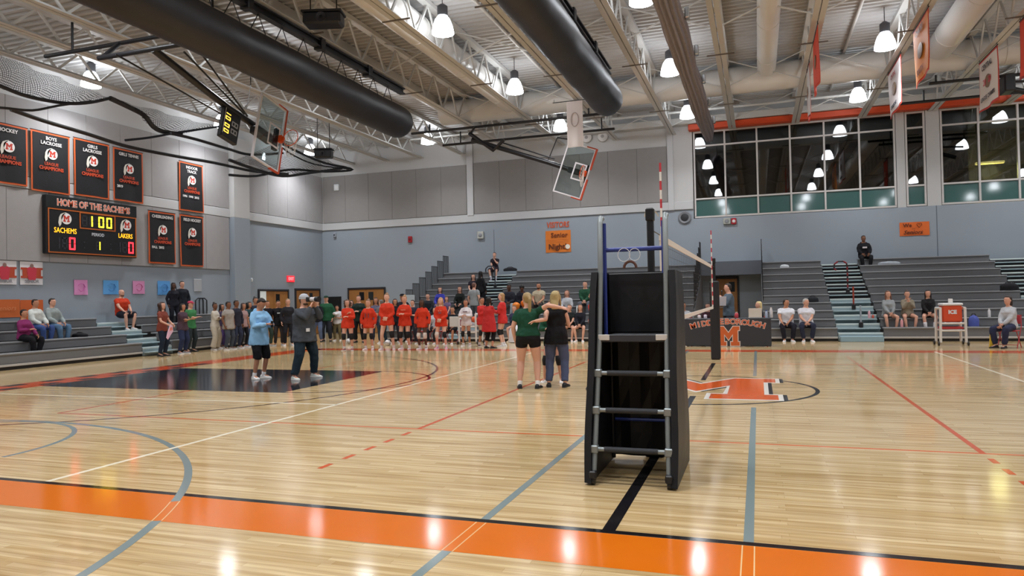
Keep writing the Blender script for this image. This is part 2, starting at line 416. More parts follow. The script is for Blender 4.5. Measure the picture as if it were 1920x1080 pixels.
# the dark upper corridor behind the windows
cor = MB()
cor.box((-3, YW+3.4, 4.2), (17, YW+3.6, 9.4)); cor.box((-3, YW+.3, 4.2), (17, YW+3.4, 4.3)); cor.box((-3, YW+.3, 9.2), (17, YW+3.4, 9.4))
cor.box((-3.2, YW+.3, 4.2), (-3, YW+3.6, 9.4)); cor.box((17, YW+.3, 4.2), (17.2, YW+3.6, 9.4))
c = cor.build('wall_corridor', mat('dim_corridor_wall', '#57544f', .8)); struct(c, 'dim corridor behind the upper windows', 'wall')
for xx in (8.6,):
    MB().box((xx, YW+.32, 4.31), (xx+.15, YW+3.38, 9.19)).build('light_blocker', mat('dim_corridor_wall', '#57544f'), c)  # added wall: keeps the yellow lamp light out of the panes further left
cl = thing('corridor_lamp', (9.9, YW+2.0, 6.6), 0, 'warm yellow lamp in the corridor behind the right window', 'lamp')
MB().bbox((-.5, -.09, -.05), (.5, .09, .05), .02).build('lamp_body', glow('#ffe28a', 6), cl)
MB().tube([(0, 0, .05), (0, 0, 2.58)], .015, 6).build('lamp_rod', m_black, cl)
ld = bpy.data.lights.new('corridor_lamp_light', 'POINT'); ld.energy = 420; ld.color = (1, .82, .32); ld.shadow_soft_size = .3
lo = bpy.data.objects.new('corridor_lamp_light', ld); COL.objects.link(lo); lo.parent = cl; lo.location = (0, 0, -.4)

# ---- doors
m_wood = mat('oak_door', '#9c6b3a', .45, noise=.18, nscale=3)
m_dframe = mat('dark_door_frame', '#2b2a2f', .5)
def door(name, M, w, h, leaves, lab, ajar=False):
    """local x along the wall, y out of the wall into the room, z up"""
    d = struct(bpy.data.objects.new(name, None), lab, 'door'); COL.objects.link(d); d.matrix_world = M
    for a, b in (((0, -.02, 0), (.07, .08, h)), ((w-.07, -.02, 0), (w, .08, h)), ((.07, -.02, h-.09), (w-.07, .08, h))):
        MB().bbox(a, b, .01).build('door_frame', m_dframe, d)
    lw = (w-.14)/leaves
    for k in range(leaves):
        x0 = .07+k*lw
        if ajar and k == leaves-1:
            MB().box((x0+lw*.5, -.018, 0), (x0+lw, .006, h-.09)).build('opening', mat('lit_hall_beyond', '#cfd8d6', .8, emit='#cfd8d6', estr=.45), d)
            MB().box((x0, -.018, 0), (x0+lw*.5, .03, h-.09)).build('door_leaf', m_wood, d)
            continue
        lf = MB().bbox((x0+.006, .0, .02), (x0+lw-.006, .045, h-.10), .006).build('door_leaf', m_wood, d)
        MB().bbox((x0+lw*(.60 if k % 2 == 0 else .12), .045, h*.72), (x0+lw*(.88 if k % 2 == 0 else .40), .05, h*.90), .003).build('door_window', mat('door_glass', '#1d2024', .1), lf)
        MB().bbox((x0+lw*.15, .05, .98), (x0+lw*.85, .10, 1.03), .01).build('push_bar', m_chrome, lf)
    return d
Ml = lambda y, x=XW: axes((x, y, 0), (0, -1, 0), (1, 0, 0))
Mf = lambda x, y=YW: axes((x, y, 0), (1, 0, 0), (0, -1, 0))
Mf = lambda x, y=YW: Matrix.Translation((x, y, 0)) @ Matrix.Rotation(0, 4, 'Z') @ Matrix.Diagonal((1, -1, 1, 1))
door('door_1', Ml(15.9), 2.15, 2.22, 2, 'oak double door standing ajar on the left wall', True)
door('door_2', Ml(18.45), 2.05, 2.27, 2, 'closed oak double door nearest the corner on the left wall')
door('door_3', Mf(-18.45), 2.12, 2.27, 2, 'wide oak double door on the back wall behind the red team')
door('door_4', Mf(-.72), .98, 2.3, 1, 'oak door in the alcove between the two bleachers')
d5 = struct(MB().box((-19.75, YW-.05, .05), (-18.85, YW-.002, 1.85)).build('door_5', mat('dark_opening', '#101214', .7)), 'low dark opening in the back wall beside the corner', 'door')
# lintel over the alcove
struct(MB().box((-1.25, YW-.9, 2.34), (1.2, YW-.001, 2.9)).build('trim_3', mat('dark_lintel', '#5a5f68', .7)), 'grey lintel over the alcove door', 'beam')

# ---- ceiling deck: corrugated, ribs running across the court; the bay by the left wall is lower
ZL, XL = 9.24, -10.9
def deck(x0, x1, zd):
    dk = MB(); prof = []; y = YN
    while y < YW:
        prof += [(y, zd), (y+.09, zd), (y+.12, zd+.06), (y+.23, zd+.06)]; y += .26
    prof.append((YW+.1, zd))
    vs = [(x0, a, c_) for a, c_ in prof]+[(x1, a, c_) for a, c_ in prof]; n = len(prof)
    dk.add(vs, [(k, n+k, n+k+1, k+1) for k in range(n-1)])
    dk.box((x0, YN-.3, zd+.08), (x1, YW+.3, zd+.2)); return dk
cg = struct(deck(XL, XR+.2, ZD).build('ceiling', m_deck), 'ribbed pale steel roof deck above the trusses', 'ceiling')
struct(deck(XW-.2, XL, ZL).build('ceiling', m_deck), 'lower ribbed roof deck over the bay by the left wall', 'ceiling')
struct(MB().box((XL-.06, YN, ZL-.12), (XL+.06, YW, ZD-.002)).build('trim_4', m_white), 'pale fascia where the roof deck steps down to the left', 'beam')

# ================================================================ roof steel
TRX = [-18.05, -16.1, -14.25, -12.1]+[.15+2.45*k for k in range(-4, 8)]
ZB = 8.45
TPARTS = {}
def truss(i, x):
    t = thing('roof_truss', (x, 0, ZB), 0, 'pale steel roof truss, %s counted from the left wall' % ORD[i], 'truss', 'roof trusses running to the back wall')
    h = (ZL if x < XL else ZD)-ZB; first = h not in TPARTS
    if first:
        cb = MB().box((-.15, YN+.02, 0), (-.015, YW-.02, .014)).box((-.027, YN+.02, .014), (-.015, YW-.02, .10)).box((.015, YN+.02, 0), (.15, YW-.02, .014)).box((.015, YN+.02, .014), (.027, YW-.02, .10)).build('bottom_chord', m_white, t)
        ct = MB().box((-.10, YN+.02, h-.13), (.10, YW-.02, h-.01)).build('top_chord', m_white, t)
        def bar(a, b):
            a, b = Vector(a), Vector(b); d = (b-a).normalized()
            M = axes(a, (1, 0, 0), Vector((1, 0, 0)).cross(-d).normalized(), d)
            return MB().box((-.022, -.03, 0), (.022, .03, (b-a).length), M=M).build('web_bar', m_white, t)
        TPARTS[h] = (cb, ct, bar((0, .02, .06), (0, .68, h-.10)), bar((0, .72, h-.10), (0, 1.38, .06)))
    cb, ct, wu, wd = TPARTS[h]
    if not first: inst(cb, t); inst(ct, t)
    k = 0; y = -8.4
    while y < YW-1.4:
        if first and k == 0: wu.location = (0, y, 0); wd.location = (0, y, 0)
        else: inst(wu, t, (0, y, 0)); inst(wd, t, (0, y, 0))
        y += 1.4; k += 1
    return t
TR = [truss(i, x) for i, x in enumerate(TRX)]
# cross bridging between neighbouring trusses, near each lamp row
br = None
for i in range(4, len(TRX)-1):
    for y in (1.2, 6.9, 12.6, 17.6):
        if br is None:
            br = MB().tube([(0, 0, .08), (2.45, 0, 1.02)], .022, 6).tube([(0, .06, 1.02), (2.45, .06, .08)], .022, 6).build('cross_brace', m_white, TR[i]); br.location = (0, y, 0)
            rd = MB().box((-.38, -.02, -.03), (.38, .02, 0)).build('bridging_bar', plain('#6f675f'), TR[i]); rd.location = (0, y+1.9, 0)
        else: inst(br, TR[i], (0, y, 0)); inst(rd, TR[i], (0, y+1.9, 0))
# sprinkler main and conduits
for k, (x, z, r, lab) in enumerate(((-5.95, 9.53, .05, 'grey conduit pipe beside the left round duct'), (-5.75, 9.53, .035, 'thin conduit pipe next to the grey conduit'), (-5.55, 9.53, .035, 'thin conduit pipe nearest the rolled mat on the right'), (3.9, 9.53, .05, 'pale sprinkler pipe above the hanging orange banners'))):
    p_ = MB().tube([(x, -16, z), (x, YW-.4, z)], r, 8).build('ceiling_pipe', m_white); tag(p_, lab, 'pipe', 'pipes along the roof')
p_ = MB().tube([(-14, 17.2, 9.0), (14, 17.2, 9.0)], .05, 8).build('ceiling_pipe', m_white); tag(p_, 'pale pipe crossing the roof close to the back wall', 'pipe', 'pipes along the roof')
# ---- round ducts
m_duct = mat('white_duct', '#d2d0cc', .35, noise=.03, nscale=3)
def duct(path, r, lab, n=24, seams=()):
    d = thing('round_duct', path[0], 0, lab, 'duct', 'round air ducts under the roof')
    o = Vector(path[0]); P = [Vector(q)-o for q in path]
    MB().tube(P, r, n).build('duct_pipe', m_duct, d)
    L_ = P[-1].length; t = P[-1].normalized()
    for k in range(1, int(L_/3.2)+1):
        c = t*(k*3.2)
        if c.length > L_-.2: break
        MB().tube([c-t*.03, c+t*.03], r+.012, n).build('duct_band', m_duct, d)
    return d
duct([(-7.68, -14, 9.0), (-7.68, 12.9, 9.0)], .40, 'long white round duct between the two rolled black mats')
duct([(1.45, -14, 9.12), (1.45, 12.9, 9.12)], .30, 'white round duct right of the bundled grey curtain')
duct([(6.55, -14, 9.12), (6.55, 12.9, 9.12)], .40, 'white round duct at the upper right above the banners')
duct([(-10.75, 13.6, 9.0), (12.5, 13.6, 9.0)], .46, 'large white cross duct running along the back wall')
# ---- high bay lamps
m_bell = mat('lit_acrylic_bell', '#ffffff', .3, emit='#f2f8ff', estr=LAMP_EMIT)
m_house = mat('lamp_housing', '#4a4a4e', .5)
LX = [-18.5, -12.5, -6.5, -1.42, 4.57, 10.6, 16.6]; LY = [15.85, 10.05, 4.3, -1.5, -7.3, -13.1]
LXN = ['by the left wall', 'left of the round duct', 'beside the round duct', 'by the bundled curtain', 'by the hanging banners', 'past the right window', 'by the right wall']
LYN = ['closest to the back wall', 'second from the back wall', 'third from the back wall', 'fourth from the back wall', 'fifth from the back wall', 'above the near side']
ldat = bpy.data.lights.new('high_bay_light', 'AREA'); ldat.shape = 'DISK'; ldat.size = .52; ldat.energy = LAMP_W; ldat.color = (.96, .98, 1.0); ldat.spread = math.radians(132)
lamp0 = None
for i, x in enumerate(LX):
    for j, y in enumerate(LY):
        if lamp0 is None:
            L0 = thing('high_bay_lamp', (x, y, 8.42), 0, '', 'lamp', 'bell shaped high bay lamps')
            MB().lathe([(.285, 0), (.28, .06), (.25, .20), (.19, .36), (.13, .44)], 20, cap=True).build('bell', m_bell, L0)
            MB().lathe([(.10, .44), (.135, .46), (.135, .70), (.06, .76)], 14).build('housing', m_house, L0)
            MB().tube([(0, 0, .75), (0, 0, ZL-8.44)], .012, 6).build('rod', m_house, L0)
            lo = bpy.data.objects.new('high_bay_light', ldat); COL.objects.link(lo); lo.parent = L0; lo.location = (0, 0, -.015)
            lamp0 = L0; o = L0
        else:
            o = copy_tree(lamp0); o.location = (x, y, 8.42)
            if i > 1: MB().tube([(0, 0, ZL-8.44), (0, 0, ZD-8.42)], .012, 6).build('rod', m_house, o)
        if i == 0: o.location.z = 8.46
        o['label'] = 'glowing high bay lamp %s, %s' % (LXN[i], LYN[j])

# ---- rolled mats on ceiling hoists
def rolled_mat(x, z, y0, y1, r, lab):
    t = thing('rolled_mat', (x, y1, z), 0, lab, 'rolled mat', 'rolled mats stored under the roof')
    R = []; n = 28; L_ = y1-y0; k = 0
    prof = [(.0, .30), (-.06, .62), (-.16, .85), (-.30, .97), (-.42, 1.0)]
    ys = [-.42-(L_-.42)*i/40 for i in range(1, 41)]
    prof += [(yy, 1.0+(.012*math.sin(yy*5.1)+.010*math.sin(yy*2.3+x))) for yy in ys]
    for yy, s in prof:
        R.append([Vector((r*s*math.cos(2*PI*a/n)*(1+.012*math.sin(3*yy+a)), yy, r*s*math.sin(2*PI*a/n)*(.98 if math.sin(2*PI*a/n) > 0 else 1.0))) for a in range(n)][::-1])
    fixn(MB().rings(R).build('roll', m_blkrub, t))
    zb = 8.27-z
    MB().box((-.09, -L_, zb-.09), (.09, 0, zb-.05)).box((-.02, -L_, zb-.05), (.02, 0, zb+.07)).box((-.09, -L_, zb+.07), (.09, 0, zb+.11)).build('hoist_beam', m_black, t)
    s0 = MB().tube([(0, 0, zb-.08), (.0, .30, r*.97)], .012, 5).build('strap', m_black, t); s0.location = (0, -1.0, 0)
    s1 = MB().tube([(0, 0, zb-.08), (.0, -.30, r*.97)], .012, 5).build('strap', m_black, t); s1.location = (0, -1.0, 0)
    for k in range(1, int(L_/.86)):
        inst(s0, t, (0, -1.0-k*.86, 0)); inst(s1, t, (0, -1.0-k*.86, 0))
    for yy in (-2.2, -4.6, -7.4): MB().bbox((-.13, yy-.10, zb-.14), (.13, yy+.10, zb+.16), .02).build('motor_bracket', m_black, t)
    for yy in (-2.0, -5.0, -8.0, -11): MB().tube([(0, yy, zb+.11), (0, yy, ZB-z+.02)], .02, 6).build('hanger_rod', m_black, t)
    return t
rolled_mat(-9.62, 7.22, -5.4, 8.05, .50, 'long black rolled mat hung at the upper left')
rolled_mat(-3.05, 7.33, -5.4, 8.6, .47, 'long black rolled mat hung in the upper middle')
# ---- bundled divider curtain
t = thing('divider_curtain', (-.66, 16.4, 7.75), 0, 'bundled grey brown divider curtain hung along the middle of the roof', 'curtain')
R = []; n = 90
for i in range(60):
    y = -i*.40; s = min(1, .55+.12*i)*(1+.035*math.sin(i*1.1)+.04*math.sin(i*.47+1)); ring = []
    for a in range(n):
        w = 2*PI*a/n; rr = .235*s*(1+.13*math.sin(w*13+.25*math.sin(i*.4))+.05*math.sin(w*23+i*.1))
        ring.append(Vector((rr*math.cos(w)+.012*math.sin(i*.5), y, 1.25*rr*math.sin(w)-(.10 if i == 0 else 0)+.02*math.sin(i*.4))))
    R.append(ring[::-1])
fixn(MB().rings(R).build('curtain_bundle', mat('grey_brown_curtain', '#7f7a80', .85, noise=.15, nscale=6, bump=.3), t))
for k in range(7): MB().tube([(0, -1-k*2.2, .2), (0, -1-k*2.2, ZB-7.75+.05)], .014, 5).build('hanger', m_black, t)
for k in range(5): MB().bbox((.26, -2.2-k*2.6, .0), (.36, -2.0-k*2.6, .25), .02).build('pulley', m_chrome, t)

# ================================================================ basketball goals
m_bglass = glass_mat('backboard_glass', (.80, .86, .86), 1.0)
m_orange = mat('orange_pad', '#b8472b', .55)
m_rim = mat('orange_rim', '#e0541c', .45)
m_fwhite = mat('white_board_edge', '#d6d4da', .4)
def goal(center, front, up, lab):
    front = Vector(front).normalized(); up = Vector(up).normalized(); xl = front.cross(up).normalized()
    M = axes(center, xl, front, up)
    g = bpy.data.objects.new('basketball_goal', None); COL.objects.link(g); g.matrix_world = M; tag(g, lab, 'basketball goal', 'folded up basketball goals')
    hw, hh = .915, .535
    MB().box((-hw+.04, -.012, -hh+.04), (hw-.04, .0, hh-.04)).build('glass_board', m_bglass, g)
    f = MB(); f.bbox((-hw, -.04, hh-.05), (hw, .02, hh), .006).bbox((-hw, -.04, -hh), (hw, .02, -hh+.05), .006).bbox((-hw, -.04, -hh+.05), (-hw+.05, .02, hh-.05), .006).bbox((hw-.05, -.04, -hh+.05), (hw, .02, hh-.05), .006)
    f.build('board_frame', m_fwhite, g)
    q = MB()
    for a, b in (((-.305, .002, -.40), (.305, .006, -.35)), ((-.305, .002, .01), (.305, .006, .06)), ((-.305, .002, -.35), (-.255, .006, .01)), ((.255, .002, -.35), (.305, .006, .01))): q.box(a, b)
    q.build('target_square', m_fwhite, g)
    pd = MB().bbox((-hw-.025, -.05, -hh-.045), (-.17, .03, -hh+.02), .012).bbox((.17, -.05, -hh-.045), (hw+.025, .03, -hh+.02), .012)
    pd.bbox((-hw-.03, -.05, -hh+.02), (-hw+.015, .03, -hh+.36), .012).bbox((hw-.015, -.05, -hh+.02), (hw+.03, .03, -hh+.36), .012)
    pd.build('edge_padding', m_orange, g)
    rc = Vector((0, .15+.229, -.38))
    ring = [rc+Vector((.229*math.cos(2*PI*k/24), .229*math.sin(2*PI*k/24), 0)) for k in range(25)]
    MB().tube(ring, .010, 6, cap=False).build('rim', m_rim, g)
    MB().bbox((-.10, .0, -.46), (.10, .10, -.34), .01).bbox((-.05, .09, -.42), (.05, .17, -.37), .008).build('rim_bracket', m_rim, g)
    nb = MB(); down = M.inverted().to_3x3() @ Vector((0, 0, -1))
    for k in range(12):
        a = 2*PI*k/12; p0 = rc+Vector((.229*math.cos(a), .229*math.sin(a), 0)); pts = []
        for j in range(5):
            s = j/4; a2 = a+s*.5
            c = rc+down*(.40*s); rr = .229-.10*s
            pts.append(p0.lerp(c+Vector((rr*math.cos(a2), rr*math.sin(a2), 0)), min(1, s*1.4)))
        nb.tube(pts, .006, 4)
    for s in (.35, .65, .95):
        nb.tube([rc+down*(.40*s)+Vector(((.229-.09*s)*math.cos(2*PI*k/16), (.229-.09*s)*math.sin(2*PI*k/16), 0)) for k in range(17)], .005, 4, cap=False)
    nb.build('net', plain('#d6cfc8', .8), g)
    MB().bbox((-.32, -.16, -.46), (.32, -.045, -.30), .02).bbox((-.10, -.42, -.44), (.10, -.15, .30), .02).build('board_mount', m_black, g)
    return g, M.inverted()
def strut(g, Mi, pts, r, name='strut', m=None): return MB().tube([Mi @ Vector(q) for q in pts], r, 10).build(name, m or m_black, g)
c1 = gz(506, 249, 6.1); sn, cs = math.sin(math.radians(14)), math.cos(math.radians(14))
g1, Mi = goal(c1, (1, 0, 0), (0, -cs, sn), 'glass basketball goal folded sideways in front of the left netting')
XM = c1[0]-.45
strut(g1, Mi, [gx(505, 255, XM), gx(425, 200, XM), gx(287, 92, XM)], .085, 'mast')
strut(g1, Mi, [gx(430, 222, XM-.5), gx(217, 102, XM-.9)], .022)
strut(g1, Mi, [gx(458, 214, XM+.1), gx(345, 97, XM+.1)], .024)
strut(g1, Mi, [gx(464, 218, XM+.3), gx(375, 97, XM+.3)], .024)
pv = gx(287, 92, XM)
strut(g1, Mi, [(XM-1.6, pv[1], pv[2]), (XM+1.3, pv[1], pv[2])], .055, 'pivot_bar')
strut(g1, Mi, [(XM-3.9, pv[1]+.5, pv[2]+.5), (XM+1.3, pv[1]+.5, pv[2]+.5)], .05, 'ceiling_bar')
strut(g1, Mi, [(XM-1.5, pv[1], pv[2]), (XM-1.5, pv[1]+.5, pv[2]+.5)], .05, 'bar_link')
strut(g1, Mi, [(XM+1.0, pv[1], pv[2]), (XM+1.0, pv[1]+.5, pv[2]+.5)], .05, 'bar_link')
for dx in (-3.0, 1.2): strut(g1, Mi, [(XM+dx, pv[1]+.5, pv[2]+.5), (XM+dx, pv[1]+.5, ZB+.05)], .03, 'hanger')
pc = gx(470, 160, XM+.2); strut(g1, Mi, [gx(462, 205, XM+.1), pc], .010, 'cable', m_chrome); strut(g1, Mi, [pc, (pc[0], pc[1], ZB+.05)], .012, 'cable')
c2 = gz(1077, 320, 6.05); sn, cs = math.sin(math.radians(20)), math.cos(math.radians(20))
g2, Mi = goal(c2, (0, -1, 0), (-cs, 0, sn), 'glass basketball goal folded sideways in front of the back wall panels')
YM = c2[1]+.45
strut(g2, Mi, [gy(1090, 325, YM), gy(1029, 305, YM), gy(885, 262, YM)], .085, 'mast')
strut(g2, Mi, [gy(880, 250, YM-.1), gy(925, 282, YM-.1), gy(945, 262, YM-.1)], .07, 'pivot_arm')
strut(g2, Mi, [gy(1040, 298, YM), gy(940, 267, YM)], .025)
strut(g2, Mi, [gy(1028, 300, YM), gy(1045, 258, YM)], .018)
strut(g2, Mi, [gy(1045, 258, YM), gy(1072, 262, YM)], .03)
b1, b2 = gz(772, 251, 8.2), gz(1129, 213, 8.2); ym = (b1[1]+b2[1])/2
strut(g2, Mi, [(b1[0], ym, 8.2), (b2[0], ym, 8.2)], .05, 'ceiling_bar')
b3, b4 = gz(831, 273, 8.0), gz(1152, 241, 8.0); yn = (b3[1]+b4[1])/2
strut(g2, Mi, [(b3[0], yn, 8.0), (b4[0], yn, 8.0)], .05, 'ceiling_bar')
for a in (b1[0]+.8, b2[0]-.5): strut(g2, Mi, [(a, ym, 8.2), (a, ym, ZB+.05)], .03, 'hanger')
for a in (b3[0]+.8, b4[0]-.5): strut(g2, Mi, [(a, yn, 8.0), (a, yn, ZB+.05)], .03, 'hanger')
strut(g2, Mi, [gy(882, 252, YM), (gy(882, 252, YM)[0], ym, 8.2)], .045, 'bar_link')
# part of a third goal at the right edge
t3 = bpy.data.objects.new('goal_hoist', None); COL.objects.link(t3); t3.location = (7.6, 13.4, 8.2)
tag(t3, 'black goal hoist bars at the upper right edge under the roof', 'hoist')
MB().tube([(-1.2, .4, .05), (2.6, .4, .05)], .05, 8).tube([(-1.9, 2.2, -.1), (2.6, 2.2, -.1)], .05, 8).build('ceiling_bar', m_black, t3)
MB().bbox((.75, -.1, -.55), (1.05, .5, .0), .04).build('hoist_block', m_black, t3)
MB().tube([(.9, .2, -.4), (1.9, .2, -.75)], .09, 8).tube([(.9, .2, -.2), (2.2, .2, -.3)], .04, 8).build('mast', m_black, t3)
for a in (-1.0, 2.2): MB().tube([(a, .4, .05), (a, .4, .30)], .03, 6).build('hanger', m_black, t3); MB().tube([(a, 2.2, -.1), (a, 2.2, .30)], .03, 6).build('hanger', m_black, t3)

# ---- shot clock on the left goal
def seg7(ch, h, w, M, parent, m, th=None, name='digit'):
    th = th or h*.13; on = {'0': 'abcdef', '1': 'bc', '8': 'abcdefg'}[ch]; mb = MB(); e = .004
    R_ = dict(a=((0, h-th), (w, h)), g=((0, h/2-th/2), (w, h/2+th/2)), d=((0, 0), (w, th)), f=((0, h/2), (th, h)), e=((0, 0), (th, h/2)), b=((w-th, h/2), (w, h)), c=((w-th, 0), (w, h/2)))
    for s in on:
        (x0, y0), (x1, y1) = R_[s]; gp = h*.03
        mb.box((x0+(gp if s in 'agd' else 0), y0+(gp if s not in 'agd' else 0), 0), (x1-(gp if s in 'agd' else 0), y1-(gp if s not in 'agd' else 0), e))
    return mb.build(name, m, parent, M)
sc_c = gx(434, 236, XM+.12); sn, cs = math.sin(math.radians(14)), math.cos(math.radians(14))
upv = Vector((0, -cs, sn)); xl = Vector((1, 0, 0)).cross(upv).normalized()
Ms = axes(sc_c, xl, upv, Vector((1, 0, 0)))
k_ = bpy.data.objects.new('shot_clock', None); COL.objects.link(k_); k_.matrix_world = Ms
tag(k_, 'black shot clock with yellow digits beside the left goal mast', 'shot clock')
MB().bbox((-.40, -.30, -.14), (.40, .30, .0), .02).build('case', m_black, k_)
T = Matrix.Translation
for i, ch in enumerate('1000'): seg7(ch, .17, .09, T((-.33+i*.15+(.04 if i > 1 else 0), .07, .002)), k_, glow('#ffcf4a', 3))
for i in range(2): seg7('8', .22, .13, T((-.14+i*.2, -.22, .002)), k_, plain('#b9bcc6'))
MB().box((-.37, .262, .001), (.30, .275, .004)).build('edge_strip', plain('#dfe3ea'), k_)  # thin pale strip along one edge of the case

# ---- black safety net bunched along the left wall
m_net = net_sheet_mat(); m_rope = mat('black_rope', '#14151a', .5, spec=.5)
nt_ = thing('safety_net', (-17.0, 4.0, 7.6), 0, 'black safety netting bunched up high along the left wall', 'netting')
MiN = Matrix.Translation((17.0, -4.0, -7.6))
def rope(pts, x=-17.0, r=.035, nm='rope', m=None):
    P = [MiN @ Vector(gx(u, v, x)) for u, v in pts]; Q = []
    for i in range(len(P)-1):
        p0, p1, p2, p3 = P[max(i-1, 0)], P[i], P[i+1], P[min(i+2, len(P)-1)]
        for j in range(4):
            s = j/4; Q.append(.5*((2*p1)+(p2-p0)*s+(2*p0-5*p1+4*p2-p3)*s*s+(3*p1-p0-3*p2+p3)*s**3))
    Q.append(P[-1]); return MB().tube(Q, r, 6).build(nm, m or m_rope, nt_)
rope([(-60, 140), (0, 161), (40, 177), (80, 187), (130, 194), (170, 192), (206, 184)], r=.05)
rope([(206, 184), (240, 200), (270, 216), (288, 238), (310, 248), (340, 251)], r=.075)
rope([(-40, 205), (0, 202), (60, 207), (110, 198), (170, 190)], -16.9)
rope([(235, 263), (280, 258), (330, 249), (385, 241), (412, 237)], -16.9, .04, m=mat('dark_steel_cable', '#34363e', .3, metal=.6))
rope([(20, 205), (80, 226), (160, 250), (240, 275), (330, 293), (400, 305), (480, 322), (540, 326)], -17.6, .055, 'net_rail', m_black)
rope([(320, 250), (370, 262), (430, 280), (470, 290), (530, 287)], -16.8, .05)
rope([(530, 270), (570, 290), (610, 306), (662, 318), (610, 322), (545, 318), (480, 330), (430, 328)], -16.6, .05)
rope([(430, 300), (480, 318), (530, 330), (575, 325), (640, 316)], -16.5, .06)
rope([(500, 250), (540, 285), (590, 308), (655, 317)], -16.5, .03)
def sheet(top, bot, x, n=18, m=10):
    A = [MiN @ Vector(gx(u, v, x)) for u, v in top]; B = [MiN @ Vector(gx(u, v, x)) for u, v in bot]
    def at(P, s):
        q = s*(len(P)-1); i = min(int(q), len(P)-2); return P[i].lerp(P[i+1], q-i)
    vs = []; fs = []
    for i in range(n+1):
        for j in range(m+1):
            q = at(A, i/n).lerp(at(B, i/n), j/m); q.x += .10*math.sin(i*1.3+j*.5)+.15*math.sin(PI*j/m); vs.append(q)
    for i in range(n):
        for j in range(m): a = i*(m+1)+j; fs.append((a, a+1, a+m+2, a+m+1))
    mb = MB().add(vs, fs, smooth=True); o = mb.build('net_sheet', m_net, nt_)
    uv = o.data.uv_layers.new(name='UVMap')
    for lp in o.data.loops:
        c = o.data.vertices[lp.vertex_index].co; uv.data[lp.index].uv = (c.y, c.z)
    o['kind'] = 'stuff'; return o
sheet([(-40, 80), (40, 120), (120, 150), (206, 184)], [(-60, 142), (40, 178), (120, 194), (206, 186)], -17.05)
sheet([(210, 186), (290, 206), (360, 226), (412, 237)], [(240, 200), (285, 236), (340, 251), (412, 238)], -17.02)
sheet([(520, 262), (575, 285), (620, 303), (660, 317)], [(440, 302), (520, 325), (580, 326), (655, 319)], -16.7)
# ---- loudspeakers
for c, s, lab in ((gz(607, 38, 8.3), (.9, .45, .30), 'black projector unit hung between roof trusses at the top'), (gz(607, 289, 7.6), (.7, .4, .35), 'small black loudspeaker hung past the left goal net')):
    o = thing('loudspeaker', tuple(c), .3, lab, 'speaker')
    MB().bbox((-s[0]/2, -s[1]/2, -s[2]/2), (s[0]/2, s[1]/2, s[2]/2), .05).build('case', m_black, o)
    MB().bbox((-s[0]/2-.03, -s[1]/2-.02, s[2]/2-.02), (s[0]/2+.03, s[1]/2+.02, s[2]/2+.03), .01).build('bracket', m_black, o)
    for dx in (-s[0]*.35, s[0]*.35): MB().tube([(dx, 0, s[2]/2), (dx, 0, ZD-c[2])], .015, 6).build('hanger', m_black, o)
    MB().lathe([(.13, 0), (.12, .02), (.05, .0)], 14, T((0, -s[1]/2-.0, 0)) @ Matrix.Rotation(PI/2, 4, 'X')).build('driver', plain('#26262b'), o)

# ================================================================ things on the walls
EPS = .012
def Lw(y, z, dx=.07): return axes((XW+dx, y, z), (0, 1, 0), (0, 0, 1))          # on the left wall, facing +x
def Fw(x, z, dy=.0): return axes((x, YW-dy, z), (1, 0, 0), (0, 0, 1))           # on the back wall, facing -y
def wthing(name, M, lab, cat, group=None):
    o = bpy.data.objects.new(name, None); COL.objects.link(o); o.matrix_world = M; return tag(o, lab, cat, group)
def logo(parent, x, y, s, z=.012):
    """feathered round badge with a red M"""
    MB().lathe([(.5*s, 0), (.5*s, .003)], 20, T((x+.10*s, y, z))).build('badge_disc', plain('#e9e6e6', .6), parent)
    k = tri_prism([((px-.5)*.62*s+x+.10*s, (py-.5)*.56*s+y) for px, py in BLOCK_M], z+.003, z+.006).build('badge_letter', plain('#c23a2a', .6), parent)
    pts = [(-.20, .50), (.05, .56), (-.25, .25), (-.38, -.10), (-.45, -.55), (-.62, -.75), (-.72, -.40), (-.66, .05), (-.50, .36)]
    tri_prism([(x+a*s+.05*s, y+b*s) for a, b in pts], z, z+.003).build('badge_feather', plain('#dcd9cf', .6), parent)
# ---- scoreboard
sb = wthing('scoreboard', Lw(3.66, 3.27, .07), 'black electronic scoreboard with yellow clock and red zeros', 'scoreboard')
m_sb = mat('scoreboard_black', '#16171b', .45)
MB().bbox((0, 0, 0), (3.40, 1.82, .16), .015).build('cabinet', m_sb, sb)
MB().bbox((0, 1.43, .16), (3.40, 1.82, .175), .005).build('header_panel', mat('header_black', '#14181a', .5), sb)
text('HOME OF THE SACHEMS', .29, plain('#e6dcd6'), sb, T((1.74, 1.615, .177)), 'header_outline', bold=.016, sx=.855)
text('HOME OF THE SACHEMS', .29, plain('#d96a4a'), sb, T((1.74, 1.615, .180)), 'header_lettering', bold=.003, sx=.855)
m_of = mat('orange_frame', '#b8622a', .4)
def rectframe(parent, x0, y0, x1, y1, w, z0, z1, m, name='frame_strip'):
    for a, b in (((x0, y0), (x1, y0+w)), ((x0, y1-w), (x1, y1)), ((x0, y0+w), (x0+w, y1-w)), ((x1-w, y0+w), (x1, y1-w))):
        MB().box((a[0], a[1], z0), (b[0], b[1], z1)).build(name, m, parent)
rectframe(sb, .07, .03, 3.38, 1.42, .035, .16, .172, m_of)
rectframe(sb, 1.16, .86, 2.52, 1.40, .035, .16, .174, m_of)
logo(sb, .66, 1.13, .36, .162); logo(sb, 2.96, 1.13, .36, .162)
Y_, R__, A_, D_ = glow('#ffe52e', 4.5), glow('#ff2a35', 4.5), glow('#ffb020', 2.6), plain('#34353a', .4)
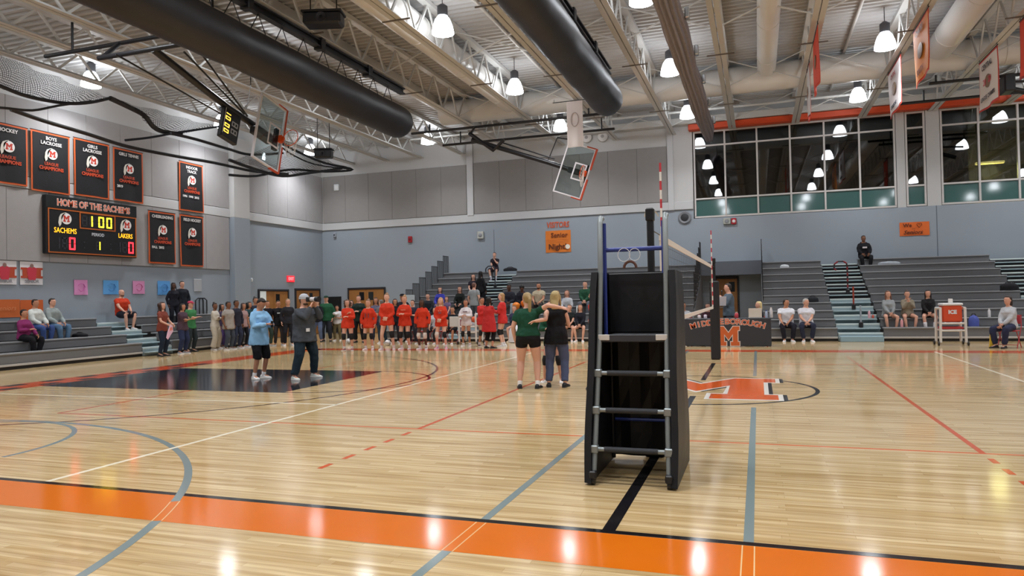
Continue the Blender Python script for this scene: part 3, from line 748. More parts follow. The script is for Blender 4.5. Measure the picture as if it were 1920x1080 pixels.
for i, ch in enumerate('88'): seg7(ch, .36, .20, T((1.24+i*.27, .95, .162)), sb, D_, name='dark_digit')
seg7('1', .36, .20, T((1.44, .95, .166)), sb, Y_); 
for i in range(2): seg7('0', .36, .21, T((1.86+i*.31, .95, .164)), sb, Y_)
MB().box((1.735, 1.04, .162), (1.765, 1.07, .166)).box((1.735, 1.19, .162), (1.765, 1.22, .166)).build('colon', D_, sb)
text('SACHEMS', .235, A_, sb, T((.66, .74, .163)), 'team_lettering', sx=.78); text('LAKERS', .225, A_, sb, T((2.93, .74, .163)), 'team_lettering', sx=.78)
text('PERIOD', .14, plain('#c9cdd6'), sb, T((1.84, .70, .163)), 'period_lettering', bold=.003)
for x0 in (.36, 2.62):
    seg7('1', .37, .17, T((x0-.06, .16, .162)), sb, D_, name='dark_digit'); seg7('8', .37, .19, T((x0+.17, .16, .162)), sb, D_, name='dark_digit')
    seg7('0', .40, .22, T((x0+.42, .15, .164)), sb, R__)
seg7('1', .28, .14, T((1.78, .20, .164)), sb, Y_); seg7('8', .28, .16, T((1.74, .20, .162)), sb, D_, name='dark_digit')
for x0 in (1.30, 2.30): MB().box((x0, .22, .162), (x0+.05, .27, .166)).box((x0, .40, .162), (x0+.05, .45, .166)).build('indicator', D_, sb)
# ---- banners
m_cb, m_co = mat('banner_black_cloth', '#1a1a1e', .75, noise=.1, nscale=5, bump=.3), mat('banner_orange_hem', '#c85c2e', .7)
def cloth_grid(w, h, amp, seed, z0=0.0, nx=12, ny=16, inset=0.0):
    mb = MB(); vs = []
    for th in (0, -.006):
        for i in range(nx+1):
            for j in range(ny+1):
                x = inset+(w-2*inset)*i/nx; y = inset+(h-2*inset)*j/ny
                vs.append((x, y, z0+th+amp*(1-y/h)*math.sin(x*6.3/w*1.5+seed)+amp*.6*math.sin(y*4/h+x*3+seed*2)*(1-y/h)))
    N_ = (nx+1)*(ny+1); fs = []
    for i in range(nx):
        for j in range(ny):
            a = i*(ny+1)+j; fs += [(a, a+ny+1, a+ny+2, a+1), (N_+a+1, N_+a+ny+2, N_+a+ny+1, N_+a)]
    for i in range(nx):
        a = i*(ny+1); fs += [(a, N_+a, N_+a+ny+1, a+ny+1), (a+ny, a+ny+ny+1, N_+a+ny+ny+1, N_+a+ny)]
    for j in range(ny):
        fs += [(j, j+1, N_+j+1, N_+j), (nx*(ny+1)+j, N_+nx*(ny+1)+j, N_+nx*(ny+1)+j+1, nx*(ny+1)+j+1)]
    return mb.add(vs, fs, smooth=True)
def banner(y0, y1, z0, z1, title, years, lab, seed):
    w, h = y1-y0, z1-z0
    b = wthing('championship_banner', Lw(y0, z0, .10), lab, 'banner', 'black league banners on the left wall')
    cloth_grid(w, h, .02, seed, .022).build('hem', m_co, b)
    cloth_grid(w, h, .02, seed, .030, inset=.055).build('field', m_cb, b)
    yy = h-.19
    for ln in title.split('/'):
        text(ln, .15, plain('#d5d3d3'), b, T((w/2, yy, .05)), 'heading', bold=.004, sx=min(1.0, .95*w/(.108*len(ln)+.02))); yy -= .15
    logo(b, w/2, h-.66, .34, .05)
    text('LEAGUE', .13, plain('#b84a30'), b, T((w/2, h-.98, .05)), 'lettering', bold=.004)
    text('CHAMPIONS', .15, plain('#c24a2c'), b, T((w/2, h-1.12, .05)), 'lettering', bold=.006, sx=.95)
    if years: text(years, .12, plain('#e2e0e0'), b, T((.12, h-1.32, .05)), 'years', align='LEFT', bold=.004)
    MB().tube([(-.02, h+.01, .02), (w+.02, h+.01, .02)], .012, 6).build('pole', m_black, b)
banner(1.95, 3.19, 5.26, 7.02, 'HOCKEY', '', 'black banner cut off by the left edge, lettered HOCKEY', 1)
banner(3.29, 4.59, 5.18, 7.04, 'BOYS/LACROSSE', '', 'black banner lettered BOYS LACROSSE above the scoreboard', 2)
banner(4.74, 6.06, 5.22, 7.08, 'GIRLS/LACROSSE', '', 'black banner lettered GIRLS LACROSSE above the scoreboard', 3)
banner(6.23, 7.47, 5.24, 7.06, 'GIRLS TENNIS', '2019', 'black banner lettered GIRLS TENNIS at the scoreboard corner', 4)
banner(9.19, 10.41, 5.22, 7.10, 'INDOOR/TRACK', '1996  1998  2015', 'black upper banner on its own with a row of white years', 5)
banner(7.69, 8.95, 3.13, 5.04, 'CHEERLEADING', 'FALL  2012', 'black lower banner lettered CHEERLEADING', 6)
banner(9.17, 10.40, 3.08, 5.06, 'FIELD HOCKEY', '', 'black lower banner lettered FIELD HOCKEY', 7)
# ---- posters and paper signs
def poster(M, w, h, col, lab, nm='paper_sign', cat='sign', group=None, amp=.012, seed=0):
    p_ = wthing(nm, M, lab, cat, group); cloth_grid(w, h, amp, seed, .016, 6, 6).build('sheet', mat('paper_'+col.lstrip('#'), col, .7, noise=.05, nscale=6), p_); return p_
for y0, y1, lab, s_ in ((2.14, 2.88, 'white team poster with red letter at the left edge', 1), (2.98, 3.70, 'white team poster with red letter beneath the scoreboard corner', 2)):
    w = y1-y0
    p_ = poster(Lw(y0, 2.30, .01), w, .70, '#dcdade', lab, 'team_poster', 'poster', 'white team posters', .006, s_)
    tri_prism([(w*(.02+.96*a), .20+.32*b) for a, b in BLOCK_M], .03, .033).build('printed_letter', plain('#b5492f', .6), p_)
    MB().ell((w/2, .57, .034), (.06, .07, .006), 10).build('printed_head', plain('#8a6a62', .7), p_)
    MB().prism([(w*.34, .14), (w*.66, .14), (w*.72, .50), (w*.56, .55), (w*.44, .55), (w*.28, .50)], .034, .036).build('printed_figure', plain('#c2394a', .7), p_)
    text('SENIOR', .13, plain('#8c8a90'), p_, T((w/2, .10, .036)), 'lettering', bold=.003)
p_ = poster(Lw(2.1, 1.33, .01), .87, .53, '#c9662f', 'orange paper sign at the left edge below the white poster', 'paper_sign', 'sign', None, .01, 3)
text('Seniors', .2, plain('#d98a5a'), p_, T((.43, .27, .04)), 'lettering', shear=.3)
p_ = poster(Lw(2.98, 1.2, .01), .72, .64, '#c8602c', 'orange paper sign behind the person in the white jacket', 'paper_sign', 'sign', None, .01, 4)
for u0, v0, u1, v1, col, mk, lab in ((138, 525, 163, 553, '#d78fc0', '#c05aa0', 'pink paper sign left of the first blue paper sign'), (193, 526, 221, 552, '#5fa2dc', '#3d78b4', 'blue paper sign between the two pink paper signs'), (248, 527, 270, 551, '#da93bd', '#b8487c', 'small pink paper sign between the two blue paper signs'), (295, 527, 318, 553, '#5a9ad6', '#3a6ea8', 'blue paper sign above the dark clothed pair')):
    a, b = gx(u0, v1, XW), gx(u1, v0, XW); w, h = b[1]-a[1], b[2]-a[2]
    p_ = poster(Lw(a[1], a[2], .01), w, h, col, lab, 'paper_sign', 'sign', 'pink and blue paper signs', .012, u0)
    pts = [Vector((w*(.5+.3*math.cos(k*.9)*(1-k*.02)), h*(.5+.28*math.sin(k*.9)), .04)) for k in range(20)]
    [MB().tube([q+Vector((0, 0, .0)) for q in pts[j:j+4]], .008, 4).build('drawing', plain(mk, .7), p_) for j in (0, 5, 11)]
# back wall signs
a, b = gy(1024, 474, YW), gy(1070, 431, YW); w, h = b[0]-a[0], b[2]-a[2]
p_ = poster(Fw(a[0], a[2], .01), w, h, '#dc7a2c', 'orange poster lettered Senior Night on the back wall', 'paper_sign', 'sign', None, .015, 2)
text('Senior', .30, plain('#6b3216'), p_, T((w*.55, h*.78, .045)), 'lettering', bold=.006); text('Night!', .34, plain('#5a2a14'), p_, T((w*.48, h*.25, .045)), 'lettering', bold=.008)
for k in (.48, .58): MB().box((.05, h*k, .04), (w-.1, h*k+.008, .044)).build('paper_fold', plain('#b85f20'), p_)
MB().lathe([(.11, 0), (.11, .006)], 16, T((w*.88, h*.24, .05))).build('round_badge', plain('#eee6d8'), p_)
a = gy(1046, 422, YW)
v_ = wthing('letter_sign', Fw(a[0], a[2], .01), 'red cut out letters reading VISITORS on the back wall', 'sign'); text('VISITORS', .36, mat('red_letters', '#cf5a36', .6), v_, T((0, 0, .01)), 'lettering', extrude=.008, bold=.008, sx=.72, shear=.12)
a, b = gy(1687, 443, YW), gy(1742, 415, YW); w, h = b[0]-a[0], b[2]-a[2]
p_ = poster(Fw(a[0], a[2], .01), w, h, '#d9692c', 'orange poster lettered We love our Seniors beneath the windows', 'paper_sign', 'sign', None, .012, 5)
text('We', .20, plain('#5a2a14'), p_, T((w*.26, h*.76, .045)), 'lettering', bold=.004)
MB().tube([Vector((w*.66+.010*16*.55*math.sin(q)**3, h*.76+.0058*(13*math.cos(q)-5*math.cos(2*q)-2*math.cos(3*q)-math.cos(4*q)), .045)) for q in [2*PI*k/28 for k in range(29)]], .008, 4).build('drawn_heart', plain('#5a2a14'), p_)
text('our', .09, plain('#8a4a24'), p_, T((w*.47, h*.52, .045)), 'lettering'); text('Seniors', .22, plain('#4a2212'), p_, T((w*.44, h*.24, .045)), 'lettering', shear=.35, bold=.003)
# small wall devices
def device(M, w, h, d, col, lab, nm, cat, face=None):
    o = wthing(nm, M, lab, cat); MB().bbox((-w/2, -h/2, 0), (w/2, h/2, d), .02).build('housing', plain(col, .45), o)
    if face: MB().lathe([(min(w, h)*.34, 0), (min(w, h)*.30, .015), (.02, .02)], 14, T((0, 0, d))).build('face', plain(face, .4), o)
    return o
def fw(u, v): q = gy(u, v, YW); return Fw(q[0], q[2], 0)
device(fw(770, 449), .20, .30, .10, '#a3242c', 'red fire alarm horn on the back wall above the steps', 'fire_alarm', 'alarm', '#7c1a20')
device(fw(902, 441), .30, .34, .12, '#b8bab4', 'pale square wall speaker above the seated girl with orange cup', 'wall_speaker', 'speaker', '#8d9096')
device(fw(633, 352), .28, .32, .14, '#dfe2e6', 'white emergency light high in the corner of the back wall', 'emergency_light', 'lamp', '#f0f2f4')
device(fw(629, 441), .14, .22, .12, '#9aa0aa', 'small grey sensor on the back wall near the corner', 'wall_sensor', 'sensor', '#3d4048')
o = wthing('wall_horn', fw(1284, 408), 'round dark horn speaker left of the big window', 'speaker'); MB().lathe([(.26, 0), (.28, .05), (.24, .08), (.10, .04)], 18).build('horn', plain('#7c7f85', .4), o); MB().lathe([(.17, .06), (.05, .09)], 14).build('cone', plain('#2e3035'), o)
device(fw(1363, 415), .30, .26, .10, '#a7a9a2', 'pale wall speaker under the big window beside the red alarm', 'wall_speaker', 'speaker', '#86888c')
device(fw(1376, 415), .20, .26, .10, '#a52530', 'red fire alarm under the big window', 'fire_alarm', 'alarm', '#d6d2d2')
for u, v, lab in ((1101, 259, 'small round white lamp left of its twin on the back wall'), (1131, 257, 'round white lamp on the back wall nearer the window')):
    o = wthing('wall_lamp', fw(u, v), lab, 'lamp'); MB().lathe([(.20, 0), (.24, .06), (.22, .14), (.08, .18)], 18).build('shade', plain('#cfccca', .3), o); MB().lathe([(.12, .15), (.06, .19)], 14).build('rim', plain('#9a9796'), o)
q = gx(544, 523, XW)
ex = wthing('exit_sign', Lw(q[1], q[2], 0), 'red lit exit sign between the doors on the left wall', 'exit sign'); MB().bbox((-.28, -.15, 0), (.28, .15, .06), .015).build('case', glow('#e0303c', 1.1), ex); text('EXIT', .2, glow('#ff9aa0', 1.6), ex, T((0, 0, .062)), bold=.004)
q = gx(470, 525, XW); device(Lw(q[1], q[2], 0), .12, .16, .08, '#cfd6dc', 'small white sensor left of the ajar door', 'wall_sensor', 'sensor', '#eef2f4')
q = gx(387, 588, XW); device(Lw(q[1], q[2], 0), .14, .2, .02, '#aab4be', 'grey switch plate beside the black wall rail', 'switch_plate', 'switch')
q = gx(370, 535, XW); o = device(Lw(q[1], q[2], 0), .42, .5, .03, '#a9abb0', 'pale framed notice above the black wall rail', 'notice_board', 'notice')
q = gx(374, 607, XW)
rl = wthing('wall_rail', Lw(q[1], q[2], 0), 'black looped handrail standing at the end of the left bleacher', 'railing')
for k, w in enumerate((.30, .10)):
    MB().tube([(-w, -.25, .1), (-w, .92, .1), (-w*.6, 1.0, .1), (w*.6, 1.0, .1), (w, .92, .1), (w, -.25, .1)], .025, 6).build('rail_loop', m_black, rl)
# ---- banners hung from the trusses on the right
def hang(x, near, far, h, base, edge, lab, words, rows=3, img=True):
    a = gz(near[0], near[1], 8.38); b = gz(far[0], far[1], 8.38); y0, y1 = a[1], b[1]; w = abs(y1-y0)
    yn_ = min(y0, y1)
    # facing the court centre side seen by the camera: +x side when x<cam, -x side otherwise
    if x > 1: M = axes((x, yn_+w, 8.38-h), (0, -1, 0), (0, 0, 1))
    else: M = axes((x, yn_, 8.38-h), (0, 1, 0), (0, 0, 1))
    o = wthing('hanging_banner', M, lab, 'banner', 'banners hung from the trusses')
    cloth_grid(w, h, .03, x, .0).build('hem', plain(edge, .7), o)
    cloth_grid(w, h, .03, x, .008, inset=.06).build('field', plain(base, .7), o)
    MB().tube([(-.03, h+.01, 0), (w+.03, h+.01, 0)], .015, 6).build('pole', m_black, o)
    for q in (0.05, w-.05): MB().tube([(q, h+.01, 0), (q, h+.10, 0)], .008, 4).build('hook', m_black, o)
    for (s, py, sz, col) in words: text(s, sz, plain(col, .6), o, T((w/2, h*py, .045)), 'lettering', bold=.004)
    if img:
        MB().ell((w/2, h*.5, .03), (w*.16, h*.13, .012), 14).build('emblem', plain('#7a5a3a', .6), o)
    return o
hang(2.6, (1523, 47), (1511, 86), 1.45, '#d8431c', '#d8431c', 'plain orange banner edge on, nearest the right round duct', [], img=True)
hang(2.6, (1507, 118), (1499, 138), 1.55, '#d2cfd0', '#b8382c', 'white banner edge on, just below the edge on orange banner', [])
hang(5.05, (1730, 15), (1699, 64), 1.5, '#d98a3a', '#c23a1c', 'orange and gold banner with an emblem below a lamp', [('CHAMPS', .84, .22, '#7a3a1a'), ('SOUTH', .16, .22, '#7a3a1a')])
hang(5.05, (1676, 102), (1656, 142), 1.42, '#dcd8da', '#b8382c', 'white banner half folded under the lamp by the right window', [('CENTRAL', .78, .18, '#8a3a3a'), ('CHAMPIONS', .14, .16, '#3a3a44')])
hang(7.5, (1864, 85), (1825, 121), 1.5, '#d6cfc6', '#b8382c', 'white banner with red numbers hung at the far right', [('CENTRAL', .80, .22, '#4a4044'), ('20   20', .5, .26, '#c2404a'), ('LEAGUE CHAMPS', .2, .17, '#4a4044')])
hang(7.5, (1948, 4), (1905, 42), 1.5, '#cc3f22', '#8a2214', 'red orange banner cut off by the right edge', [('20', .5, .4, '#e2c8b8')], img=False)
q = gz(1077, 188, 8.38)
o = wthing('hanging_banner', axes((q[0]-.28, q[1], 8.38-1.62), (1, 0, 0), (0, 0, 1)), 'faded white banner hung above the back basketball goal', 'banner', 'banners hung from the trusses')
cloth_grid(.56, 1.60, .02, 2, .0).build('hem', plain('#c9c0bb', .7), o); cloth_grid(.56, 1.60, .02, 2, .006, inset=.03).build('field', plain('#c2b8b4', .7), o)
MB().tube([(.28+.13*math.cos(a_), .95+.24*math.sin(a_), .03) for a_ in [2*PI*k/20 for k in range(21)]], .014, 5).build('faded_emblem', plain('#a89c98', .7), o)
MB().tube([(-.5, 1.61, 0), (1.0, 1.61, 0)], .015, 6).build('pole', m_black, o)
for q_ in (-.45, .95): MB().tube([(q_, 1.61, 0), (q_, 1.72, 0)], .008, 4).build('hook', m_black, o)

# ================================================================ bleachers
PITCH_Y, Z0, RISE, YB = .63, .43, .265, 12.3
m_seat = mat('bleacher_grey', '#7d7e80', .5, noise=.04, nscale=2)
m_face = mat('bleacher_face', '#6b6c6f', .55, noise=.04, nscale=2)
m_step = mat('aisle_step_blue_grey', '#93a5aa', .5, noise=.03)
m_stepedge = mat('aisle_step_edge', '#c2cdcb', .5)
m_kick = mat('bleacher_kick_rail', '#b4b0ac', .5)
def bleacher(M, blocks, rows, lab, skip=None):
    b = bpy.data.objects.new('bleacher', None); COL.objects.link(b); b.matrix_world = M; tag(b, lab, 'bleacher')
    X0, X1 = min(q[0] for q in blocks), max(q[1] for q in blocks)
    for k in range(rows):
        y, z = PITCH_Y*k, Z0+RISE*k
        for x0, x1, kind in blocks:
            if kind == 'seat':
                MB().bbox((x0, y, z-.05), (x1, y+.29, z), .012).build('seat_board', m_seat, b)
                MB().box((x0+.01, y+.03, max(.16, z-.26 if k else .16)), (x1-.01, y+.07, z-.05)).build('riser', m_face, b)
                MB().box((x0, y+.07, z-.21), (x1, y+PITCH_Y+.03, z-.17)).build('foot_deck', m_seat, b)
            else:
                MB().box((x0+.01, y+.02, z-.21), (x1-.01, y+PITCH_Y+.03, z-.17)).build('aisle_deck', m_step, b)
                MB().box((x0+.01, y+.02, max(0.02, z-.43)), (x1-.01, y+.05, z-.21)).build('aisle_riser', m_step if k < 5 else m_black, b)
                MB().bbox((x0+.01, y+.015, z-.215), (x1-.01, y+.06, z-.165), .006).build('step_edge', m_stepedge, b)
                MB().bbox((x0+.02, y-.24, z-.335), (x1-.02, y+.02, z-.295), .008).build('half_step', m_step, b)
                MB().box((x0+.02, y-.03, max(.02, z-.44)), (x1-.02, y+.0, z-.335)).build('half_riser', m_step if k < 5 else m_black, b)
    for x0, x1, kind in blocks:
        if kind == 'seat': MB().bbox((x0, .0, .085), (x1, .03, .15), .008).build('kick_rail', m_kick, b); MB().box((x0, .05, 0), (x1, .08, .17)).build('base_gap', m_black, b)
    MB().box((X0, PITCH_Y*rows-.05, 0), (X1, PITCH_Y*rows-.01, Z0+RISE*(rows-1)-.22)).build('back_panel', m_face, b)
    for e in (X0, X1):
        poly = [(.08, 0), (PITCH_Y*rows-.05, 0), (PITCH_Y*rows-.05, Z0+RISE*(rows-1)-.22)]+[(.12, Z0-.24)]
        mm = axes((e-.015 if e == X0 else e-.005, 0, 0), (0, 1, 0), (0, 0, 1))
        MB().prism(poly, 0, .02, mm).build('end_panel', m_face, b)
    return b
def guard(b, x, rows, n=7, h=.95, step=.09):
    o = None
    for k in rows:
        y, z = PITCH_Y*k, Z0+RISE*k-.18
        if o is None:
            mb = MB()
            for i in range(n): mb.tube([(0, i*step, 0), (0, i*step, h+RISE*.0)], .013, 5)
            mb.tube([(0, 0, h), (0, (n-1)*step, h)], .018, 6).tube([(0, 0, .1), (0, (n-1)*step, .1)], .014, 6)
            o = mb.build('guard_rail', m_black, b); o.location = (x, y, z)
        else: inst(o, b, (x, y, z))
bA = bleacher(T((0, YB, 0)), [(-12.85, -10.35, 'seat'), (-10.35, -9.25, 'aisle'), (-9.25, -1.22, 'seat')], 10, 'long grey bleacher along the back wall left of the alcove')
guard(bA, -12.83, range(3, 10), 8, .98, .085); guard(bA, -1.24, range(4, 10), 7, 1.1)
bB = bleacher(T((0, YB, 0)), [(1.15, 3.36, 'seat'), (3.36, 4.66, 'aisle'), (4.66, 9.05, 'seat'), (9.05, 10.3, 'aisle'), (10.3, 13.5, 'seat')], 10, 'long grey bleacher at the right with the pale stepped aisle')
guard(bB, 1.17, range(4, 10), 7, 1.1)
# a front step box at the foot of the pale aisle
MB().bbox((3.40, -.32, .0), (4.62, .02, .17), .01).build('front_step', mat('front_step_blue', '#86a0ac', .5), bB)
# striped aisle handrails
def aisle_rail(b, x, y, z, h, loop, cols, lab):
    mb = []
    pts = [Vector((x, y, z)), Vector((x, y, z+h))]
    if loop: pts += [Vector((x-.02, y, z+h+.12)), Vector((x-.12, y, z+h+.20)), Vector((x-.30, y, z+h+.20)), Vector((x-.42, y, z+h+.10)), Vector((x-.43, y, z+h-.04)), Vector((x-.36, y, z+h-.12))]
    Q = []
    for i in range(len(pts)-1):
        m_ = max(1, int((pts[i+1]-pts[i]).length/.10))
        Q += [pts[i].lerp(pts[i+1], j/m_) for j in range(m_)]
    Q.append(pts[-1])
    for i in range(len(Q)-1):
        MB().tube([Q[i], Q[i+1]], .028, 7).build('rail_segment', plain(cols[i % len(cols)], .5), b)
    MB().bbox((x-.06, y-.05, z-.02), (x+.06, y+.05, z+.16), .015).build('rail_foot', m_black, b)
aisle_rail(bB, 4.02, 3.15, 1.50, .95, True, ['#8a2a30', '#2a2226'], '')
aisle_rail(bB, 4.05, 1.9, .98, .75, False, ['#a8442c', '#8a3a30'], '')
aisle_rail(bB, 4.10, .6, .42, .70, False, ['#9aa4ac', '#8d969e'], '')
aisle_rail(bA, -9.8, 4.4, 2.05, .75, True, ['#3c3e46', '#2a2c33'], '')
# left bleacher
MLb = lambda y: axes((-17.35, y, 0), (0, 1, 0), (-1, 0, 0))
bleacher(MLb(0), [(-9, 5.05, 'seat'), (5.05, 6.25, 'aisle'), (6.25, 10.35, 'seat')], 4, 'low four row grey bleacher along the left wall')

# ================================================================ volleyball net
nt = thing('volleyball_net', (0, 0, 0), 0, 'white taped volleyball net across the middle of the court', 'volleyball net')
m_tape = mat('white_net_tape', '#d9cfc6', .7); m_pad = mat('black_post_pad', '#1e1d22', .55, noise=.1, nscale=4)
for y, lo_ in ((-5.3, 1.55), (5.5, 1.90)):
    MB().tube([(0, y, 0), (0, y, 2.42)], .036, 10).build('post', m_black, nt)
    MB().bbox((-.11, y-.11, .0), (.11, y+.11, lo_), .03).build('post_pad', m_pad, nt)
    MB().bbox((-.042, y-.045, 2.32), (.042, y+.045, 2.45), .012).build('post_head', m_black, nt)
    MB().tube([(0, y, 2.24), (0, (-4.6 if y < 0 else 4.6), 2.24)], .006, 5).tube([(0, y, 1.26), (0, (-4.6 if y < 0 else 4.6), 1.26)], .006, 5).build('tension_cord', m_black, nt)
MB().box((-.008, -4.6, 2.18), (.008, 4.6, 2.25)).build('top_tape', m_tape, nt)
MB().box((-.008, -4.6, 1.24), (.008, 4.6, 1.30)).build('bottom_tape', m_tape, nt)
for y in (-4.53, 4.53): MB().box((-.009, y-.03, 1.24), (.009, y+.03, 2.25)).build('side_tape', m_tape, nt)
nb = MB()
for k in range(91): nb.box((-.0012, -4.5+.1*k-.0012, 1.3), (.0012, -4.5+.1*k+.0012, 2.18))
for k in range(9): nb.box((-.0012, -4.5, 1.3+.1*(k+.4)-.0012), (.0012, 4.5, 1.3+.1*(k+.4)+.0012))
nb.build('net_mesh', m_rope, nt)['kind'] = 'stuff'
for y in (-4.5, 4.5):
    for k in range(18): MB().tube([(.012, y, 1.24+.1*k), (.012, y, 1.34+.1*k)], .012, 6).build('antenna_band', plain('#c23a44' if k % 2 else '#e4dfda', .5), nt)
tp = MB()
for s in (-1, 1): tp.tube([(0, -5.3, 2.40), (.05*s, -5.26, 2.42), (.07*s, -5.2, 2.38)], .006, 5)
tp.build('winch_handle', m_chrome, nt)

# ================================================================ referee stand
rs = thing('referee_stand', (-.04, -6.1, 0), 0, 'padded black referee stand with grey ladder rungs and blue rails', 'referee stand')
m_al = mat('grey_aluminium_tube', '#8f9698', .4, metal=.5); m_bl = mat('blue_steel_rail', '#2e3f8c', .45); m_pads = mat('black_vinyl_pad', '#17171b', .45, noise=.15, nscale=3, bump=.35)
for s in (-1, 1):
    x = s*.292
    MB().tube([(x*1.08, -.42, .06), (x*1.04, -.34, .45), (x, -.16, 1.24), (x*.985, -.08, 1.80), (x*.98, -.06, 2.24), (x*.98, -.02, 2.29), (x*.98, .04, 2.29)], .024, 8).build('ladder_rail', m_al, rs)
    MB().tube([(s*.262, -.02, 1.22 if s < 0 else 1.78), (s*.262, .0, 2.24)], .018, 7).build('blue_post', m_bl, rs)
    MB().tube([(x*1.1, .50, .03), (x*1.0, .36, 1.80)], .022, 8).build('rear_leg', m_black, rs)
    # side pads: trapezoids with rounded hems and a slight sag
    poly = [(-.46, .02), (.56, .02), (.44, 1.80), (-.10, 1.80)]
    xs = s*.335
    R = []
    for i in range(13):
        zz = .02+1.78*i/12; t_ = i/12
        ya, yb = -.46+.36*t_, .56-.12*t_; ring = []
        bow = s*(.012*math.sin(PI*t_)+.006*math.sin(9*t_))
        off = s*.02*(1-t_)
        for px, py in ((-.03, ya), (.03, ya-.02), (.03+.015*math.sin(5*t_), (ya+yb)/2), (.03, yb+.02), (-.03, yb), (-.03, (ya+yb)/2)): ring.append(Vector((xs+off+bow+px, py, zz)))
        R.append(ring)
    fixn(MB().rings(R, smooth=False).build('side_pad', m_pads, rs))
    MB().lathe([(.035, -.015), (.035, .015)], 12, T((s*.315, -.43, .036)) @ Matrix.Rotation(PI/2, 4, 'Y')).build('wheel', m_black, rs)
    MB().bbox((s*.315-.03, -.47, .05), (s*.315+.03, -.40, .12), .01).build('wheel_bracket', m_black, rs)
R = []
for i in range(9):
    zz = .05+1.76*i/8; t_ = i/8; w = .355-.02*t_; yb = .54-.13*t_; ring = []
    for q in range(8):
        ring.append(Vector((-w+2*w*q/7, yb+.02*math.sin(q*1.9+t_*5), zz)))
    for q in range(8): ring.append(Vector((w-2*w*q/7, yb+.05+.02*math.sin(q*1.9+t_*5), zz)))
    R.append(ring)
fixn(MB().rings(R, smooth=False).build('front_pad', m_pads, rs))
MB().box((-.35, -.04, 1.76), (.35, .46, 1.80)).build('pad_flap', m_pads, rs) if False else None
for z, y, x in ((.29, -.375, .312), (.61, -.305, .305), (.92, -.235, .298)):
    MB().tube([(-x, y, z), (x, y, z)], .020, 8).build('rung', m_al, rs)
    MB().tube([(-x*.72, y, z), (x*.72, y, z)], .024, 8).build('rung_grip', plain('#33353a', .7), rs)
    for s in (-1, 1): MB().bbox((s*x-.034, y-.034, z-.034), (s*x+.034, y+.034, z+.034), .008).build('clamp', m_al, rs)
MB().bbox((-.27, -.16, 1.20), (.27, .40, 1.235), .008).build('platform', plain('#4a4c50', .7), rs)
MB().bbox((-.27, -.18, 1.185), (.27, -.155, 1.25), .006).build('platform_edge', plain('#3a3c42', .5), rs)
for s in (-1, 1): MB().bbox((s*.25-.05, -.19, 1.20), (s*.25+.05, -.17, 1.25), .004).build('corner_plate', plain('#d2d0cc', .5), rs)
MB().tube([(-.262, .0, 2.0), (.262, .0, 2.0)], .020, 8).build('blue_crossbar', m_bl, rs)
MB().tube([(-.30, .50, .40), (.30, .50, .40)], .016, 7).build('blue_brace', m_bl, rs)
MB().bbox((-.30, .33, 1.24), (.30, .37, 1.80), .01).build('rest_pad', m_pads, rs)
lp = MB()
for cx, rx, rz in ((-.085, .055, .06), (.01, .05, .055)): lp.tube([Vector((cx+rx*math.cos(a), -.02, 1.97+rz*math.sin(a)-.02)) for a in [2*PI*k/14 for k in range(15)]], .0035, 5, cap=False)
lp.build('cord_loop', plain('#cfd4da', .5), rs)
MB().tube([Vector((-.03+.055*math.cos(a), -.03, 1.83+.06*math.sin(a))) for a in [PI*k/8 for k in range(9)]], .012, 6).build('handle_loop', plain('#5a3a30', .5), rs)

# ================================================================ scorer's table and gear
TY = 9.85
zt = gy(1366, 597, TY)[2]; tx0, tx1 = gy(1285, 650, TY)[0], gy(1447, 650, TY)[0]
tb = thing('scorers_table', ((tx0+tx1)/2, TY, 0), 0, "dark scorer's table with orange arched town lettering and letter M", 'table')
hw = (tx1-tx0)/2
MB().bbox((-hw, 0, .02), (hw, .05, zt), .012).build('front_panel', mat('table_charcoal', '#33353b', .5), tb)
MB().bbox((-hw, .05, zt-.05), (hw, .62, zt), .012).build('table_top', plain('#3d3f45', .5), tb)
for s in (-1, 1): MB().bbox((s*(hw-.03)-.025, .05, .02), (s*(hw-.03)+.025, .60, zt-.05), .01).build('side_panel', mat('table_charcoal', '#33353b'), tb)
word = 'MIDDLEBOROUGH'
for k, ch in enumerate(word):
    s = (k-6)/6.0; a = -s*.32
    M = T((s*hw*.80, -.004, zt-.10-.12*s*s)) @ Matrix.Rotation(PI/2, 4, 'X') @ Matrix.Rotation(a*.9, 4, 'Z')
    text(ch, .23, plain('#ded4cc', .6), tb, M, 'letter_outline', bold=.013, sx=1.12); M2 = T((0, -.004, 0)) @ M
    text(ch, .23, plain('#c75b33', .6), tb, M2, 'letter', bold=.003, sx=1.12)
ma, mb_ = gy(1346, 648, TY), gy(1386, 612, TY)
w, h = mb_[0]-ma[0], mb_[2]-ma[2]; ox, oz = ma[0]-tb.location.x, ma[2]
Mx = axes((ox, -.002, oz), (1, 0, 0), (0, 0, 1))
pmx = [(a*w, b*h) for a, b in BLOCK_M]
tri_prism(grow(pmx, .022), 0, .006, Mx).build('emblem_outline', plain('#d8ccc6', .6), tb); tri_prism(pmx, .006, .010, Mx).build('emblem_letter', plain('#c8612e', .6), tb)
